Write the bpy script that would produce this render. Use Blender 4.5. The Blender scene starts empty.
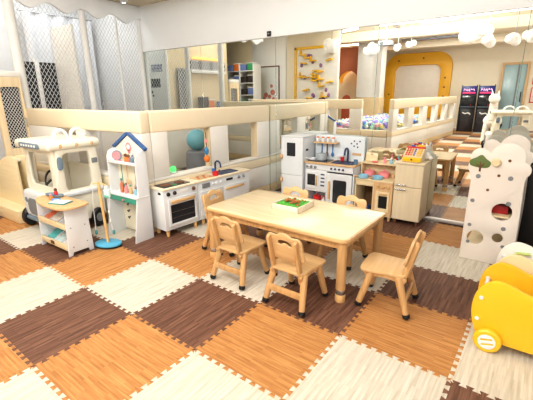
import bpy, bmesh, math, random
from mathutils import Vector, Matrix, Euler
random.seed(7)
PI = math.pi
SC = bpy.context.scene
COL = SC.collection

# ------------------------------------------------------------------ materials
MATS = {}
def srgb(r, g, b):
    def f(c):
        c /= 255.0
        return c / 12.92 if c <= 0.04045 else ((c + 0.055) / 1.055) ** 2.4
    return (f(r), f(g), f(b), 1.0)

def new_mat(name):
    m = bpy.data.materials.new(name)
    m.use_nodes = True
    return m, m.node_tree, m.node_tree.nodes['Principled BSDF']

def paint(name, rgb, rough=0.5, metal=0.0, var=0.06, scale=6.0, spec=0.5, emit=0.0, alpha=None, trans=0.0):
    """plain coloured surface with a slight procedural unevenness"""
    if name in MATS: return MATS[name]
    m, nt, bs = new_mat(name)
    c = srgb(*rgb)
    tc = nt.nodes.new('ShaderNodeTexCoord')
    nz = nt.nodes.new('ShaderNodeTexNoise'); nz.inputs['Scale'].default_value = scale; nz.inputs['Detail'].default_value = 3
    nt.links.new(tc.outputs['Object'], nz.inputs['Vector'])
    mx = nt.nodes.new('ShaderNodeMix'); mx.data_type = 'RGBA'
    mx.inputs[6].default_value = tuple(x * (1 - var) for x in c[:3]) + (1,)
    mx.inputs[7].default_value = tuple(min(1, x * (1 + var)) for x in c[:3]) + (1,)
    nt.links.new(nz.outputs[0], mx.inputs[0]); nt.links.new(mx.outputs[2], bs.inputs['Base Color'])
    bs.inputs['Roughness'].default_value = rough; bs.inputs['Metallic'].default_value = metal
    bs.inputs['Specular IOR Level'].default_value = spec
    if emit:
        bs.inputs['Emission Color'].default_value = c; bs.inputs['Emission Strength'].default_value = emit
    if trans: bs.inputs['Transmission Weight'].default_value = trans
    MATS[name] = m
    return m

def math_node(nt, op, a, b=None):
    n = nt.nodes.new('ShaderNodeMath'); n.operation = op
    for i, v in enumerate((a, b)):
        if v is None: continue
        if isinstance(v, (int, float)): n.inputs[i].default_value = v
        else: nt.links.new(v, n.inputs[i])
    return n.outputs[0]

def strip_colour(nt, vec, dark, mid, light, along, fine):
    """fine strip parquet: long thin strips of varied shade with grain streaks; along = 'x' or 'y'"""
    mp = nt.nodes.new('ShaderNodeMapping')
    if along == 'y': mp.inputs['Rotation'].default_value = (0, 0, PI / 2)
    nt.links.new(vec, mp.inputs['Vector'])
    br = nt.nodes.new('ShaderNodeTexBrick')
    br.inputs['Scale'].default_value = 1.0
    br.inputs['Brick Width'].default_value = 0.19; br.inputs['Row Height'].default_value = fine
    br.inputs['Mortar Size'].default_value = 0.0006; br.inputs['Bias'].default_value = 0.0
    br.offset = 0.37
    br.inputs['Color1'].default_value = (0, 0, 0, 1); br.inputs['Color2'].default_value = (1, 1, 1, 1); br.inputs['Mortar'].default_value = (.1, .1, .1, 1)
    nt.links.new(mp.outputs[0], br.inputs['Vector'])
    mp2 = nt.nodes.new('ShaderNodeMapping'); mp2.inputs['Scale'].default_value = (5, 70, 5)
    nt.links.new(mp.outputs[0], mp2.inputs['Vector'])
    nz = nt.nodes.new('ShaderNodeTexNoise'); nz.inputs['Scale'].default_value = 1.0; nz.inputs['Detail'].default_value = 4
    nt.links.new(mp2.outputs[0], nz.inputs['Vector'])
    bw = math_node(nt, 'MULTIPLY', br.outputs[0], 0.30)
    nn = math_node(nt, 'MULTIPLY', nz.outputs[0], 0.92)
    s = math_node(nt, 'ADD', bw, nn)
    rp = nt.nodes.new('ShaderNodeValToRGB')
    rp.color_ramp.elements[0].position = 0.22; rp.color_ramp.elements[0].color = srgb(*dark)
    rp.color_ramp.elements[1].position = 0.95; rp.color_ramp.elements[1].color = srgb(*light)
    e = rp.color_ramp.elements.new(0.55); e.color = srgb(*mid)
    nt.links.new(s, rp.inputs[0])
    return rp.outputs[0]

MATC = {'O': ((142, 92, 50), (180, 128, 76), (206, 158, 102)),
        'W': ((184, 175, 156), (207, 199, 184), (224, 218, 206)),
        'B': ((70, 46, 36), (104, 72, 58), (140, 104, 84))}
def foam(kind, along):
    nm = 'foam_' + kind + along
    if nm in MATS: return MATS[nm]
    m, nt, bs = new_mat(nm)
    tc = nt.nodes.new('ShaderNodeTexCoord')
    c = strip_colour(nt, tc.outputs['Object'], *MATC[kind], along, 0.011)
    nt.links.new(c, bs.inputs['Base Color']); bs.inputs['Roughness'].default_value = 0.55
    bs.inputs['Specular IOR Level'].default_value = 0.25
    MATS[nm] = m
    return m

def wood(name, dark, light, axis='x', scale=1.0, rough=0.45):
    """light birch grain: stretched noise along one object axis"""
    if name in MATS: return MATS[name]
    m, nt, bs = new_mat(name)
    tc = nt.nodes.new('ShaderNodeTexCoord')
    mp = nt.nodes.new('ShaderNodeMapping')
    s = {'x': (3, 45, 45), 'y': (45, 3, 45), 'z': (45, 45, 3)}[axis]
    mp.inputs['Scale'].default_value = tuple(v * scale for v in s)
    nt.links.new(tc.outputs['Object'], mp.inputs['Vector'])
    nz = nt.nodes.new('ShaderNodeTexNoise'); nz.inputs['Scale'].default_value = 1.0; nz.inputs['Detail'].default_value = 5
    nt.links.new(mp.outputs[0], nz.inputs['Vector'])
    rp = nt.nodes.new('ShaderNodeValToRGB')
    rp.color_ramp.elements[0].position = 0.3; rp.color_ramp.elements[0].color = srgb(*dark)
    rp.color_ramp.elements[1].position = 0.7; rp.color_ramp.elements[1].color = srgb(*light)
    nt.links.new(nz.outputs[0], rp.inputs[0]); nt.links.new(rp.outputs[0], bs.inputs['Base Color'])
    bs.inputs['Roughness'].default_value = rough
    MATS[name] = m
    return m

WHITE = paint('white_paint', (226, 229, 231), .45)
WALLW = paint('wall_white', (238, 239, 239), .6, var=.015)
CREAMW = paint('cream_wall', (238, 228, 208), .7, var=.03)
PADW = paint('pad_white', (236, 233, 226), .55)
PADB = paint('pad_beige', (240, 225, 196), .5, var=.03)
PADT = paint('pad_tan', (214, 190, 150), .5)
BIRCH = wood('birch', (208, 168, 116), (226, 190, 140), 'x')
BIRCHZ = wood('birch_z', (214, 168, 108), (234, 194, 136), 'z')
CHAIRW = wood('chair_wood', (204, 165, 115), (221, 186, 138), 'x', .8)
LEGW = wood('leg_wood', (188, 146, 96), (210, 171, 120), 'z')
TABLET = wood('table_top', (228, 206, 166), (238, 220, 186), 'x', .7, .18)
TABLEE = wood('table_edge', (206, 166, 116), (226, 190, 140), 'x', .7, .3)
PALEW = wood('pale_wood', (226, 204, 162), (238, 220, 182), 'x')
OAK = wood('oak_front', (204, 166, 120), (222, 188, 144), 'z')
CABW = wood('cabinet_veneer', (218, 203, 172), (227, 212, 182), 'z', .6)
COUNTER = wood('counter', (234, 218, 188), (248, 236, 210), 'y', .6, .4)
BLACK = paint('black', (24, 24, 26), .45)
RUBBER = paint('rubber', (20, 20, 22), .6)
DARKGL = paint('dark_glass', (46, 48, 52), .12)
GREY = paint('grey', (128, 132, 136), .5)
STEEL = paint('steel', (190, 192, 195), .25, .9)
NAVY = paint('navy', (44, 62, 98), .4)
ROOFB = paint('roof_blue', (58, 96, 150), .45)
TEAL = paint('teal', (72, 150, 150), .5)
SKY = paint('sky_blue', (92, 178, 214), .45)
MINT = paint('mint', (120, 200, 178), .5)
RED = paint('red', (206, 44, 44), .4)
PINK = paint('pink', (240, 150, 156), .45)
LBLUE = paint('light_blue', (150, 200, 222), .4)
YEL = paint('yellow', (240, 192, 40), .38, var=.03)
YELD = paint('yellow_deep', (234, 184, 36), .4)
CREAMP = paint('cream_plastic', (240, 235, 218), .4, var=.02)
GREYB = paint('blue_grey', (120, 140, 156), .45)
ORANGE = paint('orange', (228, 128, 52), .5)
GREEN = paint('leaf_green', (88, 176, 66), .55, var=.25, scale=40)
OLIVE = paint('olive', (96, 116, 58), .6)
BROWN = paint('brown', (110, 70, 44), .6)
PLUSH = paint('plush_white', (240, 236, 228), .9, var=.08, scale=30)
NETM = paint('net_white', (234, 234, 232), .6)
PURPLE = paint('purple', (92, 70, 150), .4)
DKBLUE = paint('screen_blue', (30, 40, 110), .3, emit=.25)
TERRA = paint('terracotta', (200, 120, 84), .6)
PAPER = paint('paper', (240, 240, 238), .7)

# ------------------------------------------------------------------ geometry builder
def RZ(a): return Matrix.Rotation(a, 4, 'Z')
def RX(a): return Matrix.Rotation(a, 4, 'X')
def RY(a): return Matrix.Rotation(a, 4, 'Y')
def T(x, y, z): return Matrix.Translation((x, y, z))

class MB:
    def __init__(s): s.bm = bmesh.new()
    def _add(s, bm2, M=None):
        if M is not None: bmesh.ops.transform(bm2, matrix=M, verts=bm2.verts)
        me = bpy.data.meshes.new('tmp'); bm2.to_mesh(me); bm2.free()
        s.bm.from_mesh(me); bpy.data.meshes.remove(me); return s
    def box(s, x0, x1, y0, y1, z0, z1, bev=0.004, M=None, seg=2):
        b = bmesh.new(); bmesh.ops.create_cube(b, size=1)
        bmesh.ops.scale(b, vec=(x1 - x0, y1 - y0, z1 - z0), verts=b.verts)
        bmesh.ops.translate(b, vec=((x0 + x1) / 2, (y0 + y1) / 2, (z0 + z1) / 2), verts=b.verts)
        bev = min(bev, .45 * min(x1 - x0, y1 - y0, z1 - z0))
        if bev > 0: bmesh.ops.bevel(b, geom=list(b.edges), offset=bev, segments=seg, affect='EDGES', profile=.5)
        return s._add(b, M)
    def lathe(s, prof, M=None, n=24, cap=True):
        """prof: list of (r, z) from bottom to top, around z"""
        b = bmesh.new(); rings = []
        for r, z in prof:
            rings.append([b.verts.new((max(r, 1e-4) * math.cos(2 * PI * k / n), max(r, 1e-4) * math.sin(2 * PI * k / n), z)) for k in range(n)])
        for a, c in zip(rings, rings[1:]):
            for k in range(n): b.faces.new((a[k], a[(k + 1) % n], c[(k + 1) % n], c[k]))
        if cap:
            b.faces.new(list(reversed(rings[0]))); b.faces.new(rings[-1])
        return s._add(b, M)
    def cyl(s, p, q, r0, r1=None, n=16, bev=True):
        p, q = Vector(p), Vector(q); r1 = r0 if r1 is None else r1; L = (q - p).length
        e = min(.25 * min(r0, r1), .2 * L)
        prof = [(r0 - e, 0), (r0, e), (r1, L - e), (r1 - e, L)] if bev else [(r0, 0), (r1, L)]
        return s.lathe(prof, Matrix.Translation(p) @ (q - p).to_track_quat('Z', 'Y').to_matrix().to_4x4(), n)
    def tube(s, pts, r, n=8, closed=False):
        pts = [Vector(p) for p in pts]; b = bmesh.new(); rings = []; N = len(pts); up = None
        for i, p in enumerate(pts):
            if closed: d = pts[(i + 1) % N] - pts[i - 1]
            else: d = pts[min(i + 1, N - 1)] - pts[max(i - 1, 0)]
            d.normalize()
            if up is None:
                up = Vector((0, 0, 1)) if abs(d.z) < .9 else Vector((1, 0, 0))
            u = (up - d * up.dot(d)).normalized(); v = d.cross(u); up = u
            rr = r[i] if isinstance(r, (list, tuple)) else r
            rings.append([b.verts.new(p + rr * (math.cos(2 * PI * k / n) * u + math.sin(2 * PI * k / n) * v)) for k in range(n)])
        prs = list(zip(rings, rings[1:])) + ([(rings[-1], rings[0])] if closed else [])
        for a, c in prs:
            for k in range(n): b.faces.new((a[k], c[k], c[(k + 1) % n], a[(k + 1) % n]))
        if not closed:
            b.faces.new(rings[0]); b.faces.new(list(reversed(rings[-1])))
        bmesh.ops.recalc_face_normals(b, faces=b.faces)
        return s._add(b)
    def ball(s, c, r, sc=(1, 1, 1), n=16, rot=None):
        b = bmesh.new(); bmesh.ops.create_uvsphere(b, u_segments=n, v_segments=max(6, n // 2), radius=r)
        M = Matrix.Translation(c) @ (rot if rot is not None else Matrix.Identity(4)) @ Matrix.Diagonal((*sc, 1))
        return s._add(b, M)
    def plate(s, loops, th, M=None, bev=.003):
        """flat plate with holes: loops in XY, thickness centred on z=0"""
        cu = bpy.data.curves.new('tmpc', 'CURVE'); cu.dimensions = '2D'; cu.fill_mode = 'BOTH'
        cu.extrude = max(th / 2 - bev, 1e-4); cu.bevel_depth = bev; cu.bevel_resolution = 1; cu.offset = -bev
        for lp in loops:
            sp = cu.splines.new('POLY'); sp.points.add(len(lp) - 1)
            for i, q in enumerate(lp): sp.points[i].co = (q[0], q[1], 0, 1)
            sp.use_cyclic_u = True
        ob = bpy.data.objects.new('tmpo', cu); me = ob.to_mesh()
        b = bmesh.new(); b.from_mesh(me); ob.to_mesh_clear()
        bpy.data.objects.remove(ob); bpy.data.curves.remove(cu)
        bmesh.ops.remove_doubles(b, verts=b.verts, dist=1e-5)
        bmesh.ops.recalc_face_normals(b, faces=b.faces)
        return s._add(b, M)
    def grid(s, f, nu, nv):
        b = bmesh.new(); V = [[b.verts.new(f(i / nu, j / nv)) for j in range(nv + 1)] for i in range(nu + 1)]
        for i in range(nu):
            for j in range(nv): b.faces.new((V[i][j], V[i + 1][j], V[i + 1][j + 1], V[i][j + 1]))
        return s._add(b)
    def slab(s, f, nu, nv, d):
        """curved sheet f(u,v) given thickness d (Vector) """
        d = Vector(d); b = bmesh.new()
        A = [[b.verts.new(Vector(f(i / nu, j / nv)) + d / 2) for j in range(nv + 1)] for i in range(nu + 1)]
        B = [[b.verts.new(Vector(f(i / nu, j / nv)) - d / 2) for j in range(nv + 1)] for i in range(nu + 1)]
        for i in range(nu):
            for j in range(nv):
                b.faces.new((A[i][j], A[i + 1][j], A[i + 1][j + 1], A[i][j + 1])); b.faces.new((B[i][j], B[i][j + 1], B[i + 1][j + 1], B[i + 1][j]))
        for i in range(nu):
            b.faces.new((A[i][0], B[i][0], B[i + 1][0], A[i + 1][0])); b.faces.new((A[i][nv], A[i + 1][nv], B[i + 1][nv], B[i][nv]))
        for j in range(nv):
            b.faces.new((A[0][j], A[0][j + 1], B[0][j + 1], B[0][j])); b.faces.new((A[nu][j], B[nu][j], B[nu][j + 1], A[nu][j + 1]))
        bmesh.ops.recalc_face_normals(b, faces=b.faces)
        return s._add(b)
    def build(s, name, mat, parent=None, loc=None, smooth=True, ang=38):
        bm = s.bm
        for f in bm.faces: f.smooth = smooth
        if smooth:
            lim = math.radians(ang)
            for e in bm.edges:
                if len(e.link_faces) == 2 and e.calc_face_angle(0) > lim: e.smooth = False
        me = bpy.data.meshes.new(name); bm.to_mesh(me); bm.free(); me.materials.append(mat)
        o = bpy.data.objects.new(name, me); COL.objects.link(o)
        if parent is not None: o.parent = parent
        if loc is not None: o.location = loc
        return o

def tag(o, label, cat, group=None):
    o['label'] = label; o['category'] = cat
    if group: o['group'] = group
    return o
def thing(name, label, cat, loc=(0, 0, 0), rz=0.0, group=None):
    o = bpy.data.objects.new(name, None); COL.objects.link(o); o.empty_display_size = .05
    o.location = loc; o.rotation_euler = (0, 0, rz)
    return tag(o, label, cat, group)
def struct(o): o['kind'] = 'structure'; return o
def kids(o): return [c for c in bpy.data.objects if c.parent == o]
def dup(root, loc, rz, label, group=None, rot=None):
    r = root.copy(); COL.objects.link(r); r.location = loc; r.rotation_euler = rot or (0, 0, rz); r['label'] = label
    if group: r['group'] = group
    for ch in kids(root):
        c = ch.copy(); COL.objects.link(c); c.parent = r
        for g in kids(ch):
            d = g.copy(); COL.objects.link(d); d.parent = c
    return r

# 2-D outlines
def rrect(x0, x1, y0, y1, r, n=5):
    out = []
    for cx, cy, a in ((x1 - r, y1 - r, 0), (x0 + r, y1 - r, 90), (x0 + r, y0 + r, 180), (x1 - r, y0 + r, 270)):
        for k in range(n + 1):
            t = math.radians(a + 90 * k / n); out.append((cx + r * math.cos(t), cy + r * math.sin(t)))
    return out
def circ(cx, cy, r, n=20, ry=None):
    return [(cx + r * math.cos(2 * PI * k / n), cy + (ry or r) * math.sin(2 * PI * k / n)) for k in range(n)]
def spline(pts, n=6, closed=True):
    """Catmull-Rom through points"""
    out = []; N = len(pts)
    for i in range(N if closed else N - 1):
        g = lambda k: pts[k % N] if closed else pts[min(max(k, 0), N - 1)]
        p0, p1, p2, p3 = g(i - 1), g(i), g(i + 1), g(i + 2)
        for k in range(n):
            t = k / n
            out.append(tuple(.5 * (2 * p1[a] + (p2[a] - p0[a]) * t + (2 * p0[a] - 5 * p1[a] + 4 * p2[a] - p3[a]) * t * t + (3 * p1[a] - p0[a] - 3 * p2[a] + p3[a]) * t ** 3) for a in (0, 1)))
    if not closed: out.append(tuple(pts[-1]))
    return out
# plate orientation: local XY of plate -> world
XZ = Matrix(((1, 0, 0, 0), (0, 0, -1, 0), (0, 1, 0, 0), (0, 0, 0, 1)))   # plate x->X, y->Z, normal -> -Y
YZ = Matrix(((0, 0, 1, 0), (1, 0, 0, 0), (0, 1, 0, 0), (0, 0, 0, 1)))    # plate x->Y, y->Z, normal -> +X
# ------------------------------------------------------------------ camera
def make_camera():
    yaw, pitch, roll, f = -0.6164279689, 0.2820956837, -0.0117288873, 366.7619
    F = Vector((math.sin(yaw) * math.cos(pitch), math.cos(yaw) * math.cos(pitch), -math.sin(pitch)))
    R = F.cross(Vector((0, 0, 1))).normalized(); U = R.cross(F)
    R2 = math.cos(roll) * R + math.sin(roll) * U; U2 = -math.sin(roll) * R + math.cos(roll) * U
    cd = bpy.data.cameras.new('camera'); cd.sensor_fit = 'HORIZONTAL'; cd.sensor_width = 36; cd.lens = 36 * f / 533
    cd.clip_start = .05
    o = bpy.data.objects.new('camera', cd); COL.objects.link(o)
    M = Matrix((R2, U2, -F)).transposed().to_4x4(); M.translation = Vector((2.92183, -4.23525, 1.38338))
    o.matrix_world = M; SC.camera = o
make_camera()

# ------------------------------------------------------------------ floor and mats
G0 = Vector((-0.22776, -2.99294)); GA = -0.029987; S = 0.6
def gpt(a, b):
    x, y = a * S, b * S
    return (G0.x + x * math.cos(GA) - y * math.sin(GA), G0.y + x * math.sin(GA) + y * math.cos(GA))

def floor_mat():
    m, nt, bs = new_mat('floor_foam_pattern')
    tc = nt.nodes.new('ShaderNodeTexCoord')
    mp = nt.nodes.new('ShaderNodeMapping'); mp.vector_type = 'TEXTURE'
    mp.inputs['Location'].default_value = (G0.x, G0.y, 0); mp.inputs['Rotation'].default_value = (0, 0, GA)
    nt.links.new(tc.outputs['Object'], mp.inputs['Vector'])
    sp = nt.nodes.new('ShaderNodeSeparateXYZ'); nt.links.new(mp.outputs[0], sp.inputs[0])
    i = math_node(nt, 'FLOOR', math_node(nt, 'DIVIDE', sp.outputs[0], S)); j = math_node(nt, 'FLOOR', math_node(nt, 'DIVIDE', sp.outputs[1], S))
    k = math_node(nt, 'FLOORED_MODULO', math_node(nt, 'ADD', math_node(nt, 'SUBTRACT', i, j), 0.01), 3.0)
    c0 = strip_colour(nt, mp.outputs[0], *MATC['O'], 'x', .011); c1 = strip_colour(nt, mp.outputs[0], *MATC['W'], 'y', .011); c2 = strip_colour(nt, mp.outputs[0], *MATC['B'], 'y', .011)
    m1 = nt.nodes.new('ShaderNodeMix'); m1.data_type = 'RGBA'; m2 = nt.nodes.new('ShaderNodeMix'); m2.data_type = 'RGBA'
    nt.links.new(math_node(nt, 'GREATER_THAN', k, .8), m1.inputs[0]); nt.links.new(c0, m1.inputs[6]); nt.links.new(c1, m1.inputs[7])
    nt.links.new(math_node(nt, 'GREATER_THAN', k, 1.8), m2.inputs[0]); nt.links.new(m1.outputs[2], m2.inputs[6]); nt.links.new(c2, m2.inputs[7])
    nt.links.new(m2.outputs[2], bs.inputs['Base Color']); bs.inputs['Roughness'].default_value = .5
    return m
struct(MB().box(-7, 7, -12.2, 1.0, -.1, -.0125, 0).build('floor', floor_mat()))

def edge_line(a, b, nt=10, amp=.011):
    """dovetail line between two grid corners (grid units), from a to b"""
    a, b = Vector(a), Vector(b); d = (b - a); n = Vector((-d.y, d.x)); out = [(a.x, a.y)]
    A = amp / S
    for k in range(nt):
        for t, s in ((.32, -1), (.18, 1), (.82, 1), (.68, -1)):
            tt = (k + t) / nt; q = a + d * tt + n * A * s; out.append((q.x, q.y))
    return out
def mat_outline(i, j):
    bt = edge_line((i, j), (i + 1, j)); rt = edge_line((i + 1, j), (i + 1, j + 1))
    tp = edge_line((i, j + 1), (i + 1, j + 1)) + [(i + 1, j + 1)]; lf = edge_line((i, j), (i, j + 1)) + [(i, j + 1)]
    return bt + rt + list(reversed(tp))[:-1] + list(reversed(lf))[:-1]
MATL = {
 (-4, 0): 'dark brown foam mat touching the near end of the pale wooden slide base',
 (-3, 0): 'orange-brown foam mat between the slide base and the grey toy bus fender',
 (-2, -1): 'dark brown foam mat cut by the photo edge, diagonal to the toy bus wheel',
 (-2, 0): 'cream foam mat under the front of the toy bus and beside the bookshelf desk',
 (-1, -1): 'orange-brown foam mat cut by the photo edge, one row before the bookshelf desk',
 (-1, 0): 'dark brown foam mat the bookshelf desk stands on',
 (-1, 1): 'cream foam mat under the gabled play stand and behind the drip stand',
 (0, -1): 'cream foam mat cut by the photo edge, below the orange mat nearest the bookshelf desk',
 (0, 0): 'orange-brown foam mat directly in front of the teal base of the drip stand',
 (0, 1): 'dark brown foam mat at the wooden feet of the toy oven',
 (0, 2): 'cream foam mat in front of the toy kitchen under the back of the table-end chair',
 (0, 3): 'orange-brown foam mat hidden mostly by the table, in front of the toy sink unit',
 (1, -2): 'orange-brown foam mat, a small corner showing at the photo edge under the large dark mat',
 (1, -1): 'whole dark brown foam mat in the open floor, the nearer one to the photo edge',
 (1, 0): 'whole uncovered cream foam mat in the open floor between two dark mats',
 (1, 1): 'orange-brown foam mat beside the table-end chair, one foot of which stands on it',
 (1, 2): 'dark brown foam mat under the table end near the toy kitchen',
 (2, -2): 'cream foam mat in the bottom corner of the photo, below the large dark mat',
 (2, -1): 'orange-brown foam mat with grain running towards the camera, cut by the photo bottom',
 (2, 0): 'dark brown foam mat in the open floor just before the first near-side chair',
 (2, 1): 'cream foam mat under the rear feet of the first near-side chair',
 (2, 2): 'orange-brown foam mat in the shade under the middle of the table',
 (2, 3): 'dark brown foam mat under the far-side chairs of the table',
 (3, -1): 'cream foam mat at the bottom of the photo between two orange mats',
 (3, 0): 'big orange-brown foam mat in the open floor before the second near-side chair',
 (3, 1): 'dark brown foam mat under the second near-side chair and nearest table leg',
 (3, 2): 'cream foam mat under the table corner next to the free-standing end chair',
 (3, 3): 'orange-brown foam mat between the table and the drawer cabinet',
 (3, 4): 'dark brown foam mat under the drawer cabinet and wooden toy stove feet',
 (4, 0): 'large cream foam mat at the bottom of the photo, nearest the yellow cart side',
 (4, 1): 'orange-brown foam mat between the end chair and the yellow cart wheel',
 (4, 2): 'dark brown foam mat between the end chair and the top of the yellow cart',
 (4, 3): 'cream foam mat in front of the white tree-shaped rack',
 (4, 4): 'orange-brown foam mat against the mirror beside the drawer cabinet',
 (5, 0): 'dark brown foam mat, a small piece at the photo bottom below the yellow cart',
 (5, 1): 'cream foam mat under the yellow cart wheel',
 (5, 2): 'orange-brown foam mat beneath the yellow cart',
 (5, 3): 'dark brown foam mat beneath the cream carts',
 (5, 4): 'cream foam mat beneath the white tree-shaped rack',
}
def make_mat(i, j, label):
    k = 'OWB'[(i - j) % 3]
    o = MB().plate([[((a - i) * S, (b - j) * S) for a, b in mat_outline(i, j)]], .012, T(0, 0, -.006), bev=.0012).build('foam_mat', foam(k, {'O': 'x', 'W': 'y', 'B': 'y'}[k] if (i, j) not in ((0, 0), (1, 1)) else 'y'))
    g = gpt(i, j); o.location = (g[0], g[1], 0); o.rotation_euler = (0, 0, GA)
    tag(o, label, 'floor mat', 'interlocking foam floor mats')
for (i, j), lb in MATL.items(): make_mat(i, j, lb)

# ------------------------------------------------------------------ shell
CEILM = paint('ceiling_beige', (240, 230, 208), .8, var=.03)
struct(MB().box(-7, 7, -12.2, -1.3, 3.1, 3.2, 0).build('ceiling', CEILM))
struct(MB().box(-7, -2.66, -1.3, .25, 3.1, 3.2, 0).build('ceiling_play', WALLW))
sof = MB().box(-2.66, 7, -1.3, .25, 2.76, 3.1, 0).build('ceiling_soffit', paint('soffit', (214, 202, 178), .8)); struct(sof)
struct(MB().box(-7, 7, .06, .22, -.1, 3.1, 0).build('wall_north', WALLW))
struct(MB().box(-2.66, 5.0, -.03, .06, 2.08, 2.77, .002).build('trim_1', paint('bulkhead_white', (247, 250, 252), .55, var=.008)))
struct(MB().box(-7, 7, -12.3, -12.1, -.1, 3.2, 0).build('wall_south', CREAMW))
struct(MB().box(-7.1, -6.9, -12.2, .2, -.1, 3.2, 0).build('wall_west', WALLW))
# metal strip along the foot of the mirror
struct(MB().box(-2.6, 5, -.022, .0, 0, .035, .003).build('trim_2', paint('alu', (216, 212, 210), .3, .5)))
# mirror panels
m, nt, bs = new_mat('mirror_glass'); bs.inputs['Metallic'].default_value = 1; bs.inputs['Roughness'].default_value = 0.0
bs.inputs['Base Color'].default_value = (.90, .935, .91, 1)
nz = nt.nodes.new('ShaderNodeTexNoise'); nz.inputs['Scale'].default_value = 2
rp = nt.nodes.new('ShaderNodeMapRange'); rp.inputs[3].default_value = 0.0; rp.inputs[4].default_value = 0.012
nt.links.new(nz.outputs[0], rp.inputs[0]); nt.links.new(rp.outputs[0], bs.inputs['Roughness'])
MIR = m
GLE = paint('glass_edge', (150, 186, 172), .2)
js = [-2.6, -1.25, .095, 1.44, 2.785, 4.13]
ml = ['tall mirror panel between the net post and the first joint, showing the white net posts',
      'tall mirror panel behind the toy sink, where the beige padded fence meets it',
      'tall mirror panel behind the white fridge and white toy kitchen',
      'tall mirror panel behind the drawer cabinet, showing the toy table again',
      'tall mirror panel behind the white tree-shaped rack, cut by the photo edge']
for k in range(5):
    r = thing('mirror_panel', ml[k], 'mirror', ((js[k] + js[k + 1]) / 2, .0, .03), group='wall mirror panels')
    w = (js[k + 1] - js[k]) / 2 - .0015
    MB().box(-w, w, 0, .006, 0, 2.08, .0008, seg=1).build('glass', MIR, r)
    MB().box(-w - .0015, w + .0015, .0065, .02, 0, 2.08, 0).build('backing', GLE, r)

r = thing('bulkhead_clip', 'small black clip on the lower edge of the white bulkhead above the mirror', 'clip', (.02, -.031, 2.12))
MB().box(-.03, .03, -.02, 0, -.03, .03, .006).build('clip_body', BLACK, r); MB().cyl((.0, -.02, .0), (.0, -.03, .0), .012).build('screw', STEEL, r)

# ------------------------------------------------------------------ padded fences
def fence(name, label, L, posts, loc, rz, z=(.13, .42, .54, 1.018, 1.235), th=.12, lowpanel=PADW, reveal=False):
    """local X along, face at y=0 looking to +y"""
    r = thing(name, label, 'padded fence', loc, rz)
    MB().box(0, L, -th, 0, z[3], z[4], .022, seg=3).build('top_rail', PADB, r)
    MB().box(0, L, -th + .004, -.004, z[2] - .012, z[2] + .025, .012).build('sill', PADW, r)
    MB().box(0, L, -th + .002, -.002, z[1], z[2] - .012, .012).build('middle_rail', PADB, r)
    MB().box(0, L, -th + .006, -.006, z[0], z[1], .008).build('lower_panel', lowpanel, r)
    MB().box(0, L, -th + .002, -.002, 0.0, z[0], .012).build('base_rail', PADT, r)
    if reveal:
        for a, b in posts[:-1]: MB().box(b + .001, b + .012, -th + .008, -.012, z[2] + .026, z[3] - .001, .003).build('reveal', paint('reveal_tan', (214, 196, 164), .5), r)
    for a, b in posts: MB().box(a, b, -th + .004, -.004, z[2] + .02, z[3] + .01, .012).build('post', PADW, r)
    return r
fA = fence('padded_fence', 'beige-topped padded fence running from the mirror behind the toy oven and sink', 1.9,
           [(.004, .26), (.81, 1.10), (1.70, 1.9)], (-.001, -.012, 0), math.atan2(-2.03, -.12), reveal=True)
fB = fence('padded_fence', 'beige-topped padded fence behind the toy bus and the gabled play stand', 2.42,
           [(0, .16), (1.0, 1.2), (1.62, 2.42)], (-.112, -2.03, 0), PI)
fB.rotation_euler = (0, 0, PI); fB.location = (-.112, -2.03, 0)

# things inside the enclosure
r = thing('stool', 'grey padded stool seen through the fence window behind the toy oven', 'stool', (-.6, -.82, 0))
MB().lathe([(.17, 0), (.19, .02), (.16, .45), (.15, .66), (.13, .68)]).build('seat', GREY, r)
MB().lathe([(.2, 0), (.2, .012), (.19, .018)]).build('base', BLACK, r)
r = thing('ball', 'teal ball resting on a grey stool inside the fence', 'ball', (-.6, -.82, .685))
MB().ball((0, 0, .13), .135, n=28).build('ball_body', paint('ball_teal', (112, 168, 178), .5), r)
MB().lathe([(.012, 0), (.014, .006), (.004, .008)], T(0, 0, .263)).build('plug', WHITE, r)
r = thing('lamp', 'small glowing green night light seen low through the fence window', 'lamp', (-.62, -1.42, .545))
fl = MB().ball((0, 0, .04), .035).build('bulb', paint('green_glow', (90, 240, 120), .5, emit=1.2), r)
MB().lathe([(.04, 0), (.04, .012), (.02, .016)]).build('base', WHITE, r)
r.location = (-.17, -1.62, .569)
# hanging toy on the fence post
r = thing('hanging_toy', 'blue and orange beaded toy hanging in the fence window beside the toy sink', 'toy', (-.075, -1.17, .6))
r.location = (-.045, -1.22, .575)
MB().tube([(0, 0, .40), (.005, 0, .2), (0, 0, .12)], .004).build('cord', BROWN, r)
MB().ball((0, 0, .19), .026, (1, 1, 1.8)).build('bead', paint('bead_blue', (60, 130, 180), .4), r)
MB().ball((0, 0, .10), .036, (1, 1, 1.1)).build('bead', ORANGE, r)
MB().ball((0, 0, .30), .016, (1, 1, 1.6)).build('bead', PINK, r)

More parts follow.
